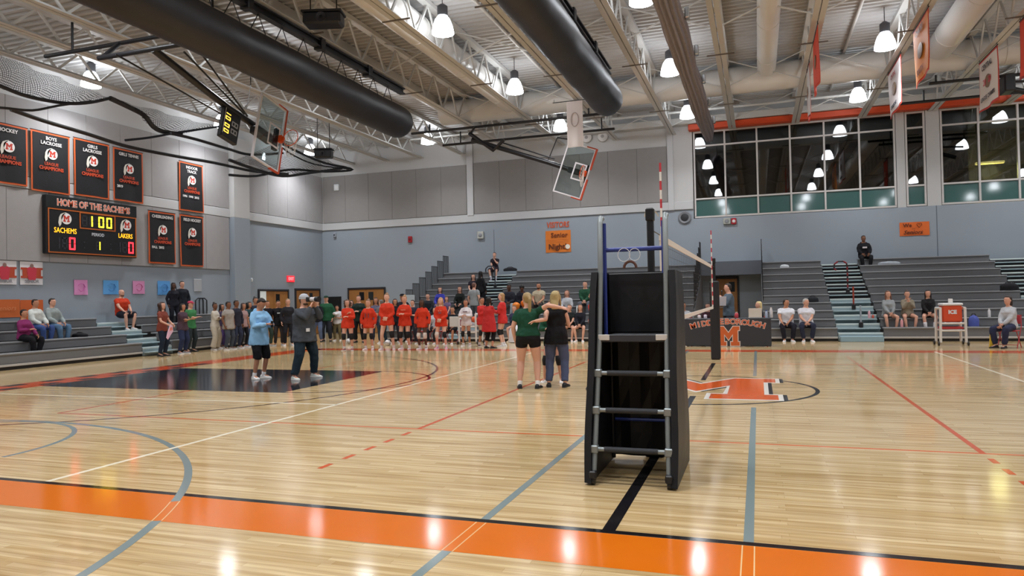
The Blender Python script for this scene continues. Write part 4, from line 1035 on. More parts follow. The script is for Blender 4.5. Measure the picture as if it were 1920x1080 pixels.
# laptop, bottles and cups on the table
tc_ = float(tb.location.x)
def at_table(u, dy): return gy(u, 590, TY+dy)[0]
lpx = at_table(1416, .3)
o = thing('laptop', (lpx, TY+.30, zt), PI, "open pale laptop on the scorer's table", 'laptop')
MB().bbox((-.19, -.13, 0), (.19, .13, .02), .005).build('base', plain('#b9b2aa', .4), o); MB().box((-.17, -.06, .02), (.17, .11, .022)).build('keyboard', plain('#3a3a3e'), o)
Ml_ = T((0, .125, .015)) @ Matrix.Rotation(math.radians(-14), 4, 'X')
MB().bbox((-.19, -.006, 0), (.19, .006, .27), .004).build('screen_lid', plain('#c6b8a8', .4), o).matrix_local = T((0, -.125, .015)) @ Matrix.Rotation(math.radians(10), 4, 'X')
def bottle(loc, r, h, col, cap, lab, group='bottles'):
    b = thing('drink_bottle', loc, 0, lab, 'bottle', group)
    MB().lathe([(r*.9, 0), (r, .012), (r, h*.70), (r*.75, h*.82), (r*.5, h*.88)], 12).build('bottle_body', plain(col, .3), b)
    MB().lathe([(r*.55, h*.88), (r*.6, h*.90), (r*.6, h), (r*.3, h)], 12).build('cap', plain(cap, .5), b); return b
bottle((at_table(1437, .25), TY+.25, zt), .035, .22, '#a9b8d0', '#3c56a0', "pale blue topped bottle beside the laptop", 'bottles on the table')
bottle((at_table(1446, .3), TY+.36, zt), .045, .30, '#c9c8cc', '#e2e0e0', 'white tall flask at the right end of the table', 'bottles on the table')
bottle((at_table(1381, .2), TY+.2, zt), .055, .18, '#b8404a', '#d8d0cc', "red cup in front of the announcer", 'bottles on the table')
bottle((at_table(1311, .2), TY+.2, zt), .05, .12, '#d9cfd0', '#c23a44', "small white and red cup at the left end of the table", 'bottles on the table')
bottle((at_table(1322, .2), TY+.3, zt), .05, .13, '#cfc4d0', '#6a3a5a', "small pale cup behind the far net post", 'bottles on the table')

# ---- carts
m_pvc = mat('white_pvc', '#dad7d4', .4)
def cart(name, x0, x1, y, h, d, lab, cat):
    w = x1-x0; c = thing(name, (x0+w/2, y, 0), 0, lab, cat)
    for sx in (-1, 1):
        for yy in (0, d):
            MB().tube([(sx*w/2, yy, .09), (sx*w/2*.96, yy, h)], .035, 8).build('upright', m_pvc, c)
            MB().lathe([(.06, -.018), (.06, .018)], 12, T((sx*w/2+.05*sx, yy, .06)) @ Matrix.Rotation(PI/2, 4, 'Y')).build('wheel', m_black, c)
        MB().tube([(sx*w/2*.96, 0, h), (sx*w/2*.96, d, h)], .035, 8).build('side_rail', m_pvc, c)
    for zz in (.42, .62):
        for yy in (0, d): MB().tube([(-w/2, yy, zz), (w/2, yy, zz)], .026, 8).build('cross_rail', m_pvc, c)
    return c, w
cx0, cx1 = gy(1764, 640, 10.4)[0], gy(1812, 640, 10.4)[0]
c, w = cart('cooler_cart', cx0, cx1, 10.4, gy(1770, 578, 10.4)[2], .55, 'white tube cart carrying a red cooler in front of the right bleacher', 'cart')
MB().bbox((-w/2+.04, .03, .46), (w/2-.04, .50, .52), .01).build('red_shelf', plain('#b83a3e', .5), c)
za = gy(1785, 597, 10.4)[2]
co = thing('cooler', ((cx0+cx1)/2, 10.42, .66), 0, 'red and white cooler box sitting on the white cart', 'cooler')
for sx in (-1, 1): MB().box((sx*(w/2-.12)-.02, 0, .60), (sx*(w/2-.12)+.02, .5, .66)).build('cooler_shelf', m_pvc, c)
hc = gy(1785, 573, 10.42)[2]-.66
MB().bbox((-w/2+.07, 0, 0), (w/2-.07, .46, hc), .03).build('cooler_body', plain('#d2502f', .45), co)
MB().bbox((-w/2+.05, -.02, hc), (w/2-.05, .48, hc+.07), .02).build('cooler_lid', plain('#d9d8da', .4), co)
MB().bbox((-.06, .1, hc+.07), (.04, .2, hc+.19), .01).build('cooler_cap', plain('#e8e6e4', .4), co)
text('ICE', .14, plain('#dfe6ee', .5), co, T((0, -.005, hc*.6)) @ Matrix.Rotation(PI/2, 4, 'X'), bold=.008)
q0, q1 = gy(861, 640, 10.7)[0], gy(893, 640, 10.7)[0]
c, w = cart('ball_cart', q0, q1, 10.7, 1.05, .6, 'white tube ball cart behind the player in the white jersey', 'cart')
MB().bbox((-w/2-.35, -.03, .62), (-w/2+.02, -.01, .98), .008).build('sign_panel', plain('#cfd2d0', .5), c)
MB().bbox((-w/2+.05, .06, .63), (w/2-.05, .54, .75), .02).build('ball_tray', plain('#b8bcc0', .5), c)
o = MB().ell((0, 0, .11), (.11, .11, .11), 14).build('volleyball', mat('orange_ball', '#cf5a30', .5)); o.location = (q1-.16, 10.95, .75); tag(o, 'orange ball in the white ball cart tray', 'ball')
# ---- volleyballs on the floor
def vball(u, v, lab, y=None):
    q = gz(u, v, .0) if y is None else gy(u, v, y)
    b = thing('volleyball', (q[0], q[1], .105), random.random()*6, lab, 'volleyball', 'volleyballs by the players')
    MB().ell((0, 0, 0), (.105, .105, .105), 16).build('ball', plain('#dcd9da', .5), b)
    for k in range(3):
        M = Matrix.Rotation(k*1.05+.3, 4, 'X') @ Matrix.Rotation(k*.9, 4, 'Y')
        MB().tube([M @ Vector((.1055*math.cos(a), .1055*math.sin(a), .0)) for a in [2*PI*j/24 for j in range(25)]], .006, 5, cap=False).build('seam', plain('#3a3c46', .5), b)
vball(727, 648, 'black and white volleyball behind the tall player in red'); vball(654, 645, 'volleyball behind the shins of the leftmost red player'); vball(752, 641, 'volleyball behind the knees of the clapping player')
# ---- chairs
m_red = mat('red_chair', '#a8323a', .45)
def chair(loc, rz, lab):
    c = thing('folding_chair', loc, rz, lab, 'chair', 'red folding chairs')
    MB().bbox((-.21, -.20, .43), (.21, .20, .46), .015).build('seat', m_red, c)
    MB().bbox((-.20, -.235, .62), (.20, -.215, .86), .012).build('backrest', m_red, c)
    for s in (-1, 1):
        MB().tube([(s*.22, .22, .0), (s*.22, -.20, .55), (s*.21, -.25, .86)], .012, 6).build('leg', m_red, c)
        MB().tube([(s*.20, -.24, .0), (s*.20, .16, .43)], .012, 6).build('leg', m_red, c)
    MB().tube([(-.22, .16, .08), (.22, .16, .08)], .010, 6).build('stretcher', m_red, c)
    return c
# bags and bottles on the bleachers
def blob(loc, s, col, lab, nm='sports_bag', cat='bag', seed=1):
    b = thing(nm, loc, 0, lab, cat, 'bags left on the bleachers'); rnd = random.Random(seed); R = []
    for i in range(8):
        t_ = i/7; sc = math.sqrt(max(.03, 1-(1.75*t_-.75)**2)) if t_ > .43 else 1.0
        R.append([Vector((s[0]*sc*math.cos(a)*(1+.08*rnd.random()), s[1]*sc*math.sin(a)*(1+.08*rnd.random()), s[2]*t_)) for a in [2*PI*k/14 for k in range(14)]])
    MB().rings(R).build('bag_body', cloth(col), b)
    MB().tube([(-s[0]*.5, 0, s[2]*.85), (-s[0]*.25, 0, s[2]*1.12), (s[0]*.25, 0, s[2]*1.12), (s[0]*.5, 0, s[2]*.85)], .015, 5).build('strap', plain('#2a2a2e', .7), b)
    return b
def seat_z(k): return Z0+RISE*k
def brow(u, v, k, dy=.14): return gy(u, v, YB+PITCH_Y*k+dy)[0]
def onrow(u, v, k, dy=.14): return (brow(u, v, k, dy), YB+PITCH_Y*k+dy, seat_z(k))
blob(onrow(957, 518, 9), (.32, .13, .16), '#26262a', 'black bag on the top row beside the girl with the cup', seed=1)
blob(onrow(1667, 492, 8), (.36, .13, .12), '#9aa0a8', 'grey jacket left on the upper row below the black hooded boy', 'folded_jacket', 'jacket', 2)
blob(onrow(1471, 500, 8), (.16, .10, .13), '#c2c6ca', 'pale cap shaped bag on the upper row right of the alcove', seed=3)
blob(onrow(1524, 566, 3), (.18, .13, .20), '#26282c', 'black backpack behind the two men in white polo shirts', seed=4)
blob(onrow(1893, 555, 4), (.26, .13, .26), '#202024', 'black bag on the row at the far right', seed=5)
blob(onrow(1826, 612, 0, .55), (.14, .09, .34), '#5460a8', 'blue and white bag leaning behind the red cooler cart', seed=6)
blob((gx(150, 634, -18.7)[0]+.35, gx(150, 634, -18.35)[1], .695), (.28, .12, .12), '#1c1c20', 'black bag on the left bleacher beside the grey hooded person', seed=7)
for u, v, k, col, lab in ((1630, 597, 1, '#d9a8b4', 'pink bottle on the bleacher by the pale steps'), (1691, 613, 0, '#e0a0a8', 'pink tall bottle between the two seated girls'), (1637, 598, 1, '#b8584a', 'small red cup next to the pink bottle'), (1855, 597, 1, '#d8d8dc', 'white bottle on the bleacher right of the cooler')):
    q = onrow(u, v, k); bottle(q, .04, .26 if 'small' not in lab else .12, col, '#d9d4d6', lab, 'bottles on the bleacher')
bottle(onrow(1082, 566, 2), .045, .30, '#d6dad8', '#c8ccd0', 'white bottle beside the man in the green sweatshirt', 'bottles on the bleacher')
# wet floor marker at the right
o = thing('yellow_cone', tuple(gz(1860, 652)), 0, 'yellow floor marker beside the red chair at right', 'marker'); MB().prism([(-.06, 0), (.06, 0), (.035, .36), (-.035, .36)], -.03, .03, Matrix.Rotation(PI/2, 4, 'X')).build('board', plain('#d9b83a', .5), o); MB().bbox((-.07, -.05, 0), (.07, .05, .02), .005).build('base', plain('#c9a82e', .5), o)

# ================================================================ people
V = Vector
SKIN = dict(light='#d2a08a', fair='#dcae98', tan='#b98468', brown='#7d543f', dark='#5a3c30')
def ell_ring(c, ax, ay, rx, ry, n=14): return [c+ax*(rx*math.cos(2*PI*k/n))+ay*(ry*math.sin(2*PI*k/n)) for k in range(n)]
def limb(mb, pts, rs, n=10, flat=False):
    """closed tapered tube with rounded ends; flat leaves the last end cut straight like a hem"""
    P = [V(q) for q in pts]; d0 = (P[0]-P[1]).normalized(); d1 = (P[-1]-P[-2]).normalized()
    Q = [P[0]+d0*rs[0]*.85, P[0]+d0*rs[0]*.5]+P+([P[-1]+d1*.004] if flat else [P[-1]+d1*rs[-1]*.5, P[-1]+d1*rs[-1]*.85])
    R = [rs[0]*.35, rs[0]*.85]+list(rs)+([rs[-1]*.9] if flat else [rs[-1]*.85, rs[-1]*.35])
    mb.tube(Q, R, n)
def ik(a, b, la, lb, pole):
    d = b-a; L = d.length
    if L > (la+lb)*.985: b = a+d*((la+lb)*.985/L); d = b-a; L = d.length
    x = (la*la-lb*lb+L*L)/(2*L); h = math.sqrt(max(1e-6, la*la-x*x)); u = d/L
    p = V(pole)-u*u.dot(V(pole)); p = p.normalized() if p.length > 1e-5 else u.orthogonal().normalized()
    return a+u*x+p*h, b
ARM = dict(down=(.25, .05, -.55), clasp=(.05, .22, -.43), mid=(.05, .26, -.27), cross=(-.09, .21, -.24), phone=(.05, .30, -.24), camera=(.07, .27, .07), hips=(.24, .04, -.40), back=(.06, -.17, -.40), chin=(.03, .17, -.04), heart=(-.04, .17, -.17), out=(.34, .22, -.40), hold=(.12, .30, -.42))
PENDING = []
FOLD = bpy.data.textures.new('cloth_folds', 'CLOUDS'); FOLD.noise_scale = .11; FOLD.noise_depth = 1
def later(o, vox, it, extra=None, fold=0.0):
    m = o.modifiers.new('r', 'REMESH'); m.mode = 'VOXEL'; m.voxel_size = vox; m.use_smooth_shade = True
    s = o.modifiers.new('s', 'SMOOTH'); s.factor = .5; s.iterations = it
    if fold:
        d = o.modifiers.new('d', 'DISPLACE'); d.texture = FOLD; d.strength = fold; d.mid_level = .42; d.texture_coords = 'GLOBAL'
    PENDING.append((o, extra))
def hand(mb, w, d, n, s, curl, side):
    """palm, four unequal bent fingers and a thumb from the side of the palm"""
    d = d.normalized(); n = (n-d*d.dot(n)); n = n.normalized() if n.length > 1e-4 else d.orthogonal().normalized(); x = d.cross(n)*side
    rings = [ell_ring(w+d*t*s, x, n, a*s, b*s, 10) for t, a, b in ((-.01, .024, .020), (.02, .030, .019), (.055, .039, .017), (.09, .038, .014), (.098, .030, .008))]
    mb.rings(rings)
    for k, L in enumerate((.062, .076, .080, .070)):
        b = w+(d*.088+x*(-.030+.020*k))*s; c1 = curl*.75; c2 = curl*1.7
        e1 = b+(d*math.cos(c1)+n*math.sin(c1))*L*.5*s; e2 = e1+(d*math.cos(c2)+n*math.sin(c2))*L*.5*s
        mb.tube([b, e1, e2], [.0095*s, .0085*s, .0065*s], 6)
    b = w+(d*.025+x*.034)*s; e1 = b+(d*.6+x*.65+n*.35)*.040*s; e2 = e1+(d*.9+x*.05+n*.45)*.032*s
    mb.tube([b, e1, e2], [.0125*s, .011*s, .008*s], 6)
def foot(a, fw, s, col, sole, parent, tilt=0):
    """shoe under the ankle a, toes along fw"""
    up = V((0, 0, 1)); sd = fw.cross(up).normalized(); mb = MB(); R = []
    base = a-up*.085*s
    for t, w, h, z in ((-.075, .022, .030, .035), (-.065, .036, .060, .045), (-.02, .040, .085, .055), (.03, .041, .070, .045), (.09, .046, .045, .032), (.15, .044, .034, .026), (.185, .026, .022, .020)):
        c = base+fw*t*s+up*z*s*.9; R.append(ell_ring(c, sd, up, w*s, min(h*.55, z*.95)*s, 10))
    sh = fixn(mb.rings(R).build('shoe', plain(col, .6), parent))
    R = []
    for t, w in ((-.085, .026), (-.06, .040), (.0, .043), (.09, .049), (.15, .047), (.193, .024)):
        c = base+fw*t*s; R.append([c+sd*w*s, c-sd*w*s, c-sd*w*s+up*.024*s, c+sd*w*s+up*.024*s])
    fixn(MB().rings(R, smooth=False).build('sole', plain(sole, .6), sh))
    return sh
def person(label, loc, face, H=1.7, sex='f', fat=1.0, sit=None, footz=None, arms=('down', 'down'), wr=None, lean=0, turn=0, nod=0, spread=.04, knee=None,
           skin='light', hair=('long', '#3b2a22'), top=('tee', '#444444'), bot=('pants', '#333344'), shoes='#dddddd', sock=None, pads=None, group='people', vox=.021, print_=None, hat=None, step=0.0, beard=None, curl=(.5, .5), palm=None, knees_out=.10, poles=None):
    s = H/1.75; up = V((0, 0, 1)); S_ = lambda x, y, z: V((x*s, y*s, z*s))
    P = thing('person', loc, math.radians(face-90), label, 'person', group)
    PM = Matrix.Translation(V(loc)) @ Matrix.Rotation(math.radians(face-90), 4, 'Z'); PI_ = PM.inverted()
    f = fat; fem = sex == 'f'
    # ---- joints
    if sit is None:
        pel = S_(0, 0, .94)
        hips = [S_(q*.088*f, 0, .91) for q in (-1, 1)]
        kn = []; an = []
        for i, q in enumerate((-1, 1)):
            a = S_(q*(.09*f+spread), -.02+(step if q > 0 else -step), .085)
            k_, a = ik(hips[i], a, .425*s, .425*s, (q*.15, 1, 0)); kn.append(k_); an.append(a)
    else:
        pel = V((0, 0, 0))+S_(0, 0, .105); fz = (footz if footz is not None else -.43)
        hips = [pel+S_(q*.088*f, .02, -.01) for q in (-1, 1)]
        kn = []; an = []
        for i, q in enumerate((-1, 1)):
            fy = .40+(sit if isinstance(sit, float) else 0.0)
            a = V((q*(knees_out*s+.02), fy*s+(step*q), fz+.085*s))
            k_, a = ik(hips[i], a, .425*s, .425*s, (q*.25, .6, 1.0)); kn.append(k_); an.append(a)
    ln = math.radians(lean); T_ = (up*math.cos(ln)+V((0, 1, 0))*math.sin(ln)).normalized(); F_ = (V((0, 1, 0))*math.cos(ln)-up*math.sin(ln)); X_ = V((1, 0, 0))
    tp = lambda t, y=0: pel+T_*t*s+F_*y*s
    hwd = .165 if fem else .190
    chest = tp(.50); shl = [tp(.462)+X_*q*hwd*s*(.65+.35*f) for q in (-1, 1)]
    TOR = ([(-.10, .125, .095, .0), (-.03, .172, .118, -.005), (.06, .165, .115, -.005), (.18, .132, .098, .0), (.30, .148, .112, .010), (.38, .155, .120, .016), (.445, .150, .100, .0), (.49, .128, .084, -.006), (.525, .088, .068, -.012), (.56, .060, .058, -.006), (.64, .052, .056, .006)] if fem else
           [(-.10, .120, .095, .0), (-.03, .165, .115, .0), (.06, .162, .115, .0), (.18, .155, .110, .0), (.30, .170, .118, .005), (.40, .182, .120, .008), (.45, .176, .108, .0), (.495, .150, .090, -.006), (.53, .102, .074, -.012), (.565, .066, .064, -.006), (.64, .058, .060, .006)])
    def torso(mb, lo, hi, e, flare=0.0):
        R = []
        rows = [r for r in TOR if lo-1e-6 <= r[0] <= hi+1e-6]
        def interp(t):
            for a, b in zip(TOR, TOR[1:]):
                if a[0] <= t <= b[0]: q = (t-a[0])/(b[0]-a[0]); return tuple(x+(y-x)*q for x, y in zip(a, b))
            return TOR[0] if t < TOR[0][0] else TOR[-1]
        if lo < TOR[0][0]:
            w = (lo,)+TOR[1][1:]; rows = [w]+[(TOR[0][0],)+TOR[1][1:]]+[r for r in rows if r[0] > TOR[0][0]+1e-6]
        elif not rows or rows[0][0] > lo+.02: rows = [interp(lo)]+rows
        if rows[-1][0] < hi-.02: rows.append(interp(hi))
        for i, (t, rx, ry, yo) in enumerate(rows):
            g = f if t < .48 else 1.0; fl = flare*max(0, (.1-t))
            e_ = e if t < .42 else min(e, .016)
            R.append(ell_ring(tp(t, yo), X_, F_, (rx*g+e_+fl)*s, (ry*g*(1+.35*(f-1))+e_+fl)*s, 16))
        c0, c1 = R[0], R[-1]
        mid0 = sum(c0, V())/len(c0); mid1 = sum(c1, V())/len(c1)
        R = [[mid0+(q-mid0)*.5-T_*.012*s for q in c0]]+R+[[mid1+(q-mid1)*.5+T_*.01*s for q in c1]]
        mb.rings([r[::-1] for r in R])
    # ---- arms
    el = []; wrp = []
    for i, q in enumerate((-1, 1)):
        if wr and wr[i] is not None: tgt = PI_ @ V(wr[i])
        else:
            a = arms[i]
            if a == 'lap': tgt = kn[i]*.72+hips[i]*.28+up*.105*s+V((-q*.03, 0, 0))
            elif a == 'knee': tgt = kn[i]+up*.085*s-V((0, .03, 0))
            elif a == 'laps': tgt = (kn[0]+kn[1])*.36+(hips[0]+hips[1])*.14+up*.11*s+V((q*.03, 0, 0))
            else:
                t = ARM[a] if isinstance(a, str) else a; tgt = chest+X_*q*t[0]*s+F_*t[1]*s+T_*t[2]*s
        pole = V((q*.7, -.55, -.5)) if not (isinstance(arms[i], str) and arms[i] in ('camera', 'chin')) else V((q*.55, .1, -1))
        if poles and poles[i]: pole = V(poles[i])
        e, w = ik(shl[i], tgt, .285*s, .255*s, pole); el.append(e); wrp.append(w)
    aw = .047 if fem else .054; aw *= (.55+.45*f)
    # ---- head
    neck = tp(.60); hq = Matrix.Rotation(math.radians(turn), 3, 'Z') @ Matrix.Rotation(math.radians(-nod-lean*.4), 3, 'X')
    hc = tp(.640)+hq @ S_(0, .018, .068)
    hx, hy, hz = hq @ V((1, 0, 0)), hq @ V((0, 1, 0)), hq @ up
    HP = lambda x, y, z: hc+hx*x*s+hy*y*s+hz*z*s
    body = MB(); torso(body, -.10, .64, 0)
    hr = [ell_ring(HP(0, yo, z), hx, hy, rx*s, ry*s, 14)[::-1] for z, rx, ry, yo in ((-.120, .024, .028, .040), (-.108, .043, .048, .028), (-.083, .062, .072, .014), (-.045, .074, .089, .004), (.0, .081, .099, -.002), (.045, .082, .101, -.006), (.085, .069, .086, -.010), (.108, .046, .058, -.010), (.118, .020, .026, -.010))]
    body.rings(hr)
    limb(body, [tp(.52), HP(0, -.015, -.06)], [.055*s, .052*s], 10)
    nose = MB().ell((0, 0, 0), (.013*s, .020*s, .024*s), 8)
    for i, q in enumerate((-1, 1)):
        limb(body, [shl[i]-X_*q*.02*s, shl[i].lerp(el[i], .45), el[i], el[i].lerp(wrp[i], .4), wrp[i]], [aw*(1.10 if top[0] in ('tank', 'sleeveless') else .90)*s, aw*(1.02 if top[0] in ('tank', 'sleeveless', 'tee') else .92)*s, aw*.86*s, aw*.80*s, .030*s])
        lg = f if f < 1.3 else 1.3
        limb(body, [hips[i], hips[i].lerp(kn[i], .4), kn[i], kn[i].lerp(an[i], .35), an[i]], [.086*f*s, .080*f*s, .056*lg*s, .054*lg*s, .037*s])
        ft = V((0, 1, 0)) if sit is None else V((0, 1, 0)); ft = (ft+X_*q*.22).normalized()
        limb(body, [an[i]-up*.035*s, an[i]-up*.05*s+ft*.12*s], [.036*s, .030*s], 8)
    ex = MB()   # finer pieces of the same skin: nose, ears, fingers; eyes and mouth
    ex.ell(tuple(HP(0, .098, -.018)), (.013*s, .015*s, .021*s), 8)
    for q in (-1, 1):
        ex.ell(tuple(HP(q*.078, -.006, -.010)), (.010*s, .020*s, .030*s), 8)
        ex.ell(tuple(HP(q*.030, .0865, .012)), (.012*s, .007*s, .0065*s), 8, mi=1)
        ex.ell(tuple(HP(q*.030, .0905, .036)), (.018*s, .006*s, .0045*s), 6, mi=2)
    ex.ell(tuple(HP(0, .086, -.064)), (.023*s, .008*s, .006*s), 8, mi=3)
    for i, q in enumerate((-1, 1)):
        d = (wrp[i]-el[i]); n = palm[i] if palm and palm[i] else (V((-q*.8, .2, -.35)) if d.z < -.05 else V((-q*.6, .4, -.6)))
        hand(ex, wrp[i], d, V(n), s, curl[i], q)
    sk = mat('skin_'+skin, SKIN[skin], .55, spec=.35)
    ms = [sk, plain('#1d1714', .3), plain(hair[1] if hair else '#3a2c24', .8), mat('lips_'+skin, {'light': '#a8605a', 'fair': '#b56a62', 'tan': '#8f5247', 'brown': '#5c352f', 'dark': '#452a26'}[skin], .5)]
    bo = body.build('body', ms, P); later(bo, vox, 3, ex)
    # ---- top
    kind, tcol = top[0], top[1]; hem = top[2] if len(top) > 2 else (-.12 if sit is None else -.06); ease = top[3] if len(top) > 3 else .020
    t_ = MB(); torso(t_, hem, .545 if kind != 'tank' else .50, ease, .11 if hem < -.15 else (.07 if hem < -.09 else 0.0))
    for i, q in enumerate((-1, 1)):
        er = min(ease*.75, .017)
        if kind == 'tee': limb(t_, [shl[i]-X_*q*.04*s+T_*.012*s, shl[i], shl[i].lerp(el[i], .58)], [(aw*1.04+er*.6)*s, (aw*1.08+er*.7)*s, (aw*1.05+er*.9)*s], flat=True)
        elif kind in ('long', 'hoodie', 'jacket'):
            limb(t_, [shl[i]-X_*q*.03*s, shl[i].lerp(el[i], .45), el[i], el[i].lerp(wrp[i], .5), el[i].lerp(wrp[i], .93)], [(aw*1.10+er*.6)*s, (aw*1.04+er*.8)*s, (aw*.9+er)*s, (aw*.85+er)*s, (.032+er*.8)*s], flat=True)
        elif kind == 'sleeveless': limb(t_, [shl[i]-X_*q*.05*s, shl[i]-X_*q*.01*s], [(aw*1.0+er)*s, (aw*.95+er)*s])
    if kind == 'hoodie':
        for q in (-1, 0, 1): t_.ell(tuple(tp(.53, -.075+abs(q)*.035)+X_*q*.07*s), (.065*s, .045*s, .055*s), 10)
    if kind == 'tank':
        for q in (-1, 1): limb(t_, [tp(.40, .05)+X_*q*.075*s, tp(.53, .0)+X_*q*.085*s, tp(.40, -.06)+X_*q*.075*s], [.045*s, .030*s, .045*s], 8)
    to = t_.build({'tee': 'shirt', 'long': 'long_sleeved_top', 'hoodie': 'hoodie', 'jacket': 'jacket', 'tank': 'tank_top', 'sleeveless': 'sleeveless_top'}[kind], cloth(tcol), P); later(to, vox, 4, None, .030)
    # ---- bottoms
    bk, bc = bot[0], bot[1]; b_ = MB(); torso(b_, -.10, .10, .012)
    frac = {'pants': 1.93, 'wide': 1.95, 'shorts': .98, 'long_shorts': 1.12, 'spandex': .34, 'leggings': 1.93, 'skirt': .5, 'briefs': .3, 'capri': 1.6}[bk]; loose = {'pants': .022, 'wide': .045, 'shorts': .040, 'long_shorts': .034, 'spandex': .010, 'leggings': .010, 'skirt': .05, 'briefs': .02, 'capri': .02}[bk]
    for i, q in enumerate((-1, 1)):
        pts = [hips[i]]; rs = [(.088*f+loose*.5)*s]
        for t in (.34, .5, .75, .98, 1.12, 1.35, 1.6, 1.93, 1.95):
            if t > frac+1e-6: break
            p_ = hips[i].lerp(kn[i], t) if t <= 1 else kn[i].lerp(an[i], t-1)
            r_ = (.080*f-(t-.34)*.036 if t <= 1 else .056*lg-(t-1)*(.018 if bk != 'wide' else -.01)); pts.append(p_); rs.append((max(r_, .037)+loose)*s)
        if len(pts) > 1: limb(b_, pts, rs, flat=True)
    later(b_.build({'pants': 'trousers', 'wide': 'wide_trousers', 'shorts': 'shorts', 'long_shorts': 'shorts', 'spandex': 'shorts', 'leggings': 'leggings', 'skirt': 'skirt', 'briefs': 'shorts', 'capri': 'trousers'}[bk], cloth(bc), P), vox, 4, None, .014 if bk in ('spandex', 'leggings') else .024)
    # ---- feet, socks and pads
    for i, q in enumerate((-1, 1)):
        ft = (V((0, 1, 0))+X_*q*.22).normalized(); foot(an[i], ft, s, shoes, '#e8e6e4' if shoes not in ('#1c1c20', '#26262a') else '#2a2a2c', P)
        if sock: mb = MB(); limb(mb, [an[i]-up*.03*s, an[i].lerp(kn[i], sock[1])], [.044*s, (.042+.035*sock[1])*s], 10); mb.build('sock', cloth(sock[0]), P)
        if pads and pads[i]:
            mb = MB(); mb.tube([kn[i].lerp(hips[i], .20), kn[i].lerp(hips[i], .1), kn[i]+V((0, .008, 0)), kn[i].lerp(an[i], .12), kn[i].lerp(an[i], .26)], [q_*s*lg for q_ in (.066, .072, .075, .070, .060)], 12); mb.build('knee_pad', plain(pads[i], .8), P)
    # ---- hair and hats
    if hair and hair[0] != 'bald':
        h_ = MB(); st = hair[0]
        def he(x, y, z, rx, ry, rz): h_.ell(tuple(HP(x, y, z)), (rx*s, ry*s, rz*s), 12)
        if st == 'fringe':
            he(0, -.055, .005, .084, .062, .095)
        else:
            he(0, -.026, .040, .088, .094, .090); he(0, -.050, -.005, .082, .062, .085); he(0, .022, .090, .064, .056, .032)
        if st in ('long', 'curly'):
            k = 1.25 if st == 'curly' else 1.0; L = hair[2] if len(hair) > 2 else .26
            R = []
            for t in range(7):
                q = t/6; c = HP(0, -.055-.02*q, -.02)-up*L*q*s-V((0, 1, 0))*(.035*q*s*math.cos(math.radians(turn)))
                R.append(ell_ring(c, hx, hy, (.085*k*(1-.25*q))*s, (.045*k*(1-.3*q))*s, 12)[::-1])
            h_.rings(R)
            for q in (-1, 1): limb(h_, [HP(q*.074, -.01, .03), HP(q*.082, .01, -.05), HP(q*.088, .03, -.05)-up*L*.55*s], [.030*k*s, .028*k*s, .018*k*s], 8)
            if st == 'curly':
                rr = random.Random(int(H*1000))
                for _ in range(16): a = rr.random()*PI-PI; he(.105*math.cos(a), -.04+.07*math.sin(a), rr.uniform(-.22, .06), .04, .04, .04)
        if st == 'pony':
            L = hair[2] if len(hair) > 2 else .30
            he(0, -.105, .045, .030, .030, .030); limb(h_, [HP(0, -.115, .045), HP(0, -.155, -.0), HP(0, -.145, -.0)-up*L*.5*s, HP(0, -.125, 0)-up*L*s], [.026*s, .036*s, .034*s, .014*s], 8)
        if st == 'bun': he(0, -.07, .125, .045, .045, .042)
        if st == 'afro': he(0, -.02, .05, .115, .118, .105)
        if st == 'bob':
            R = [ell_ring(HP(0, -.05, -.02-.10*q), hx, hy, (.092-.008*q)*s, (.062)*s, 12)[::-1] for q in (0, .5, 1, 1.3)]; h_.rings(R)
        later(h_.build('hair', mat('hair_'+hair[1].lstrip('#'), hair[1], .6, noise=.25, nscale=40), P), .013 if vox < .02 else .016, 2)
    if beard: mb = MB(); mb.ell(tuple(HP(0, .034, -.078)), (.066*s, .058*s, .046*s), 10); later(mb.build('beard', plain(beard, .9), P), .014, 2)
    if hat:
        hk, hcol = hat; mb = MB()
        prof = [(.090, .030), (.094, .045), (.090, .075), (.074, .105), (.045, .128), (.01, .136)] if hk == 'beanie' else [(.086, .045), (.088, .065), (.082, .095), (.062, .118), (.01, .128)]
        R = [ell_ring(HP(0, -.010, z), hx, hy, r*s, r*1.18*s, 14)[::-1] for r, z in prof]; mb.rings(R)
        if hk == 'beanie': mb.rings([ell_ring(HP(0, -.010, z), hx, hy, .099*s, .116*s, 14)[::-1] for z in (.018, .024, .058, .064)])
        ho = mb.build('beanie' if hk == 'beanie' else 'cap', cloth(hcol), P)
        if hk == 'cap':
            m2 = MB(); R = []
            for t in range(5):
                q = t/4; y = .075+.085*q; w = .072*(1-.35*q*q); R.append([HP(-w, y, .052-.012*q), HP(w, y, .052-.012*q), HP(w, y, .060-.012*q), HP(-w, y, .060-.012*q)])
            fixn(m2.rings(R, smooth=False).build('brim', cloth(hcol), ho))
    if print_:
        for body_, size, col, tt, side in print_:
            if body_.startswith('bar'):
                w_, h_2 = float(body_.split()[1]), float(body_.split()[2]); o_ = tp(tt, .135*(.6+.4*f)+ease*.8+size)
                MB().box((-w_*s, -h_2*s, -.02), (w_*s, h_2*s, .006)).build('print', plain(col, .7), P, axes(o_, -X_, T_)); continue
            yy = (.16 if side > 0 else -.155)*(.5+.5*f)
            o_ = tp(tt, yy+(.025 if side > 0 else -.025)); M = axes(o_, X_ if side > 0 else -X_, T_)
            M = axes(o_, -X_ if side > 0 else X_, T_)
            text(body_, size*s, plain(col, .7), P, M, 'print', extrude=.001, bold=.004)
    return dict(P=P, M=PM, wr=[PM @ w for w in wrp], hc=PM @ hc, HP=lambda x, y, z: PM @ HP(x, y, z), el=[PM @ e for e in el])
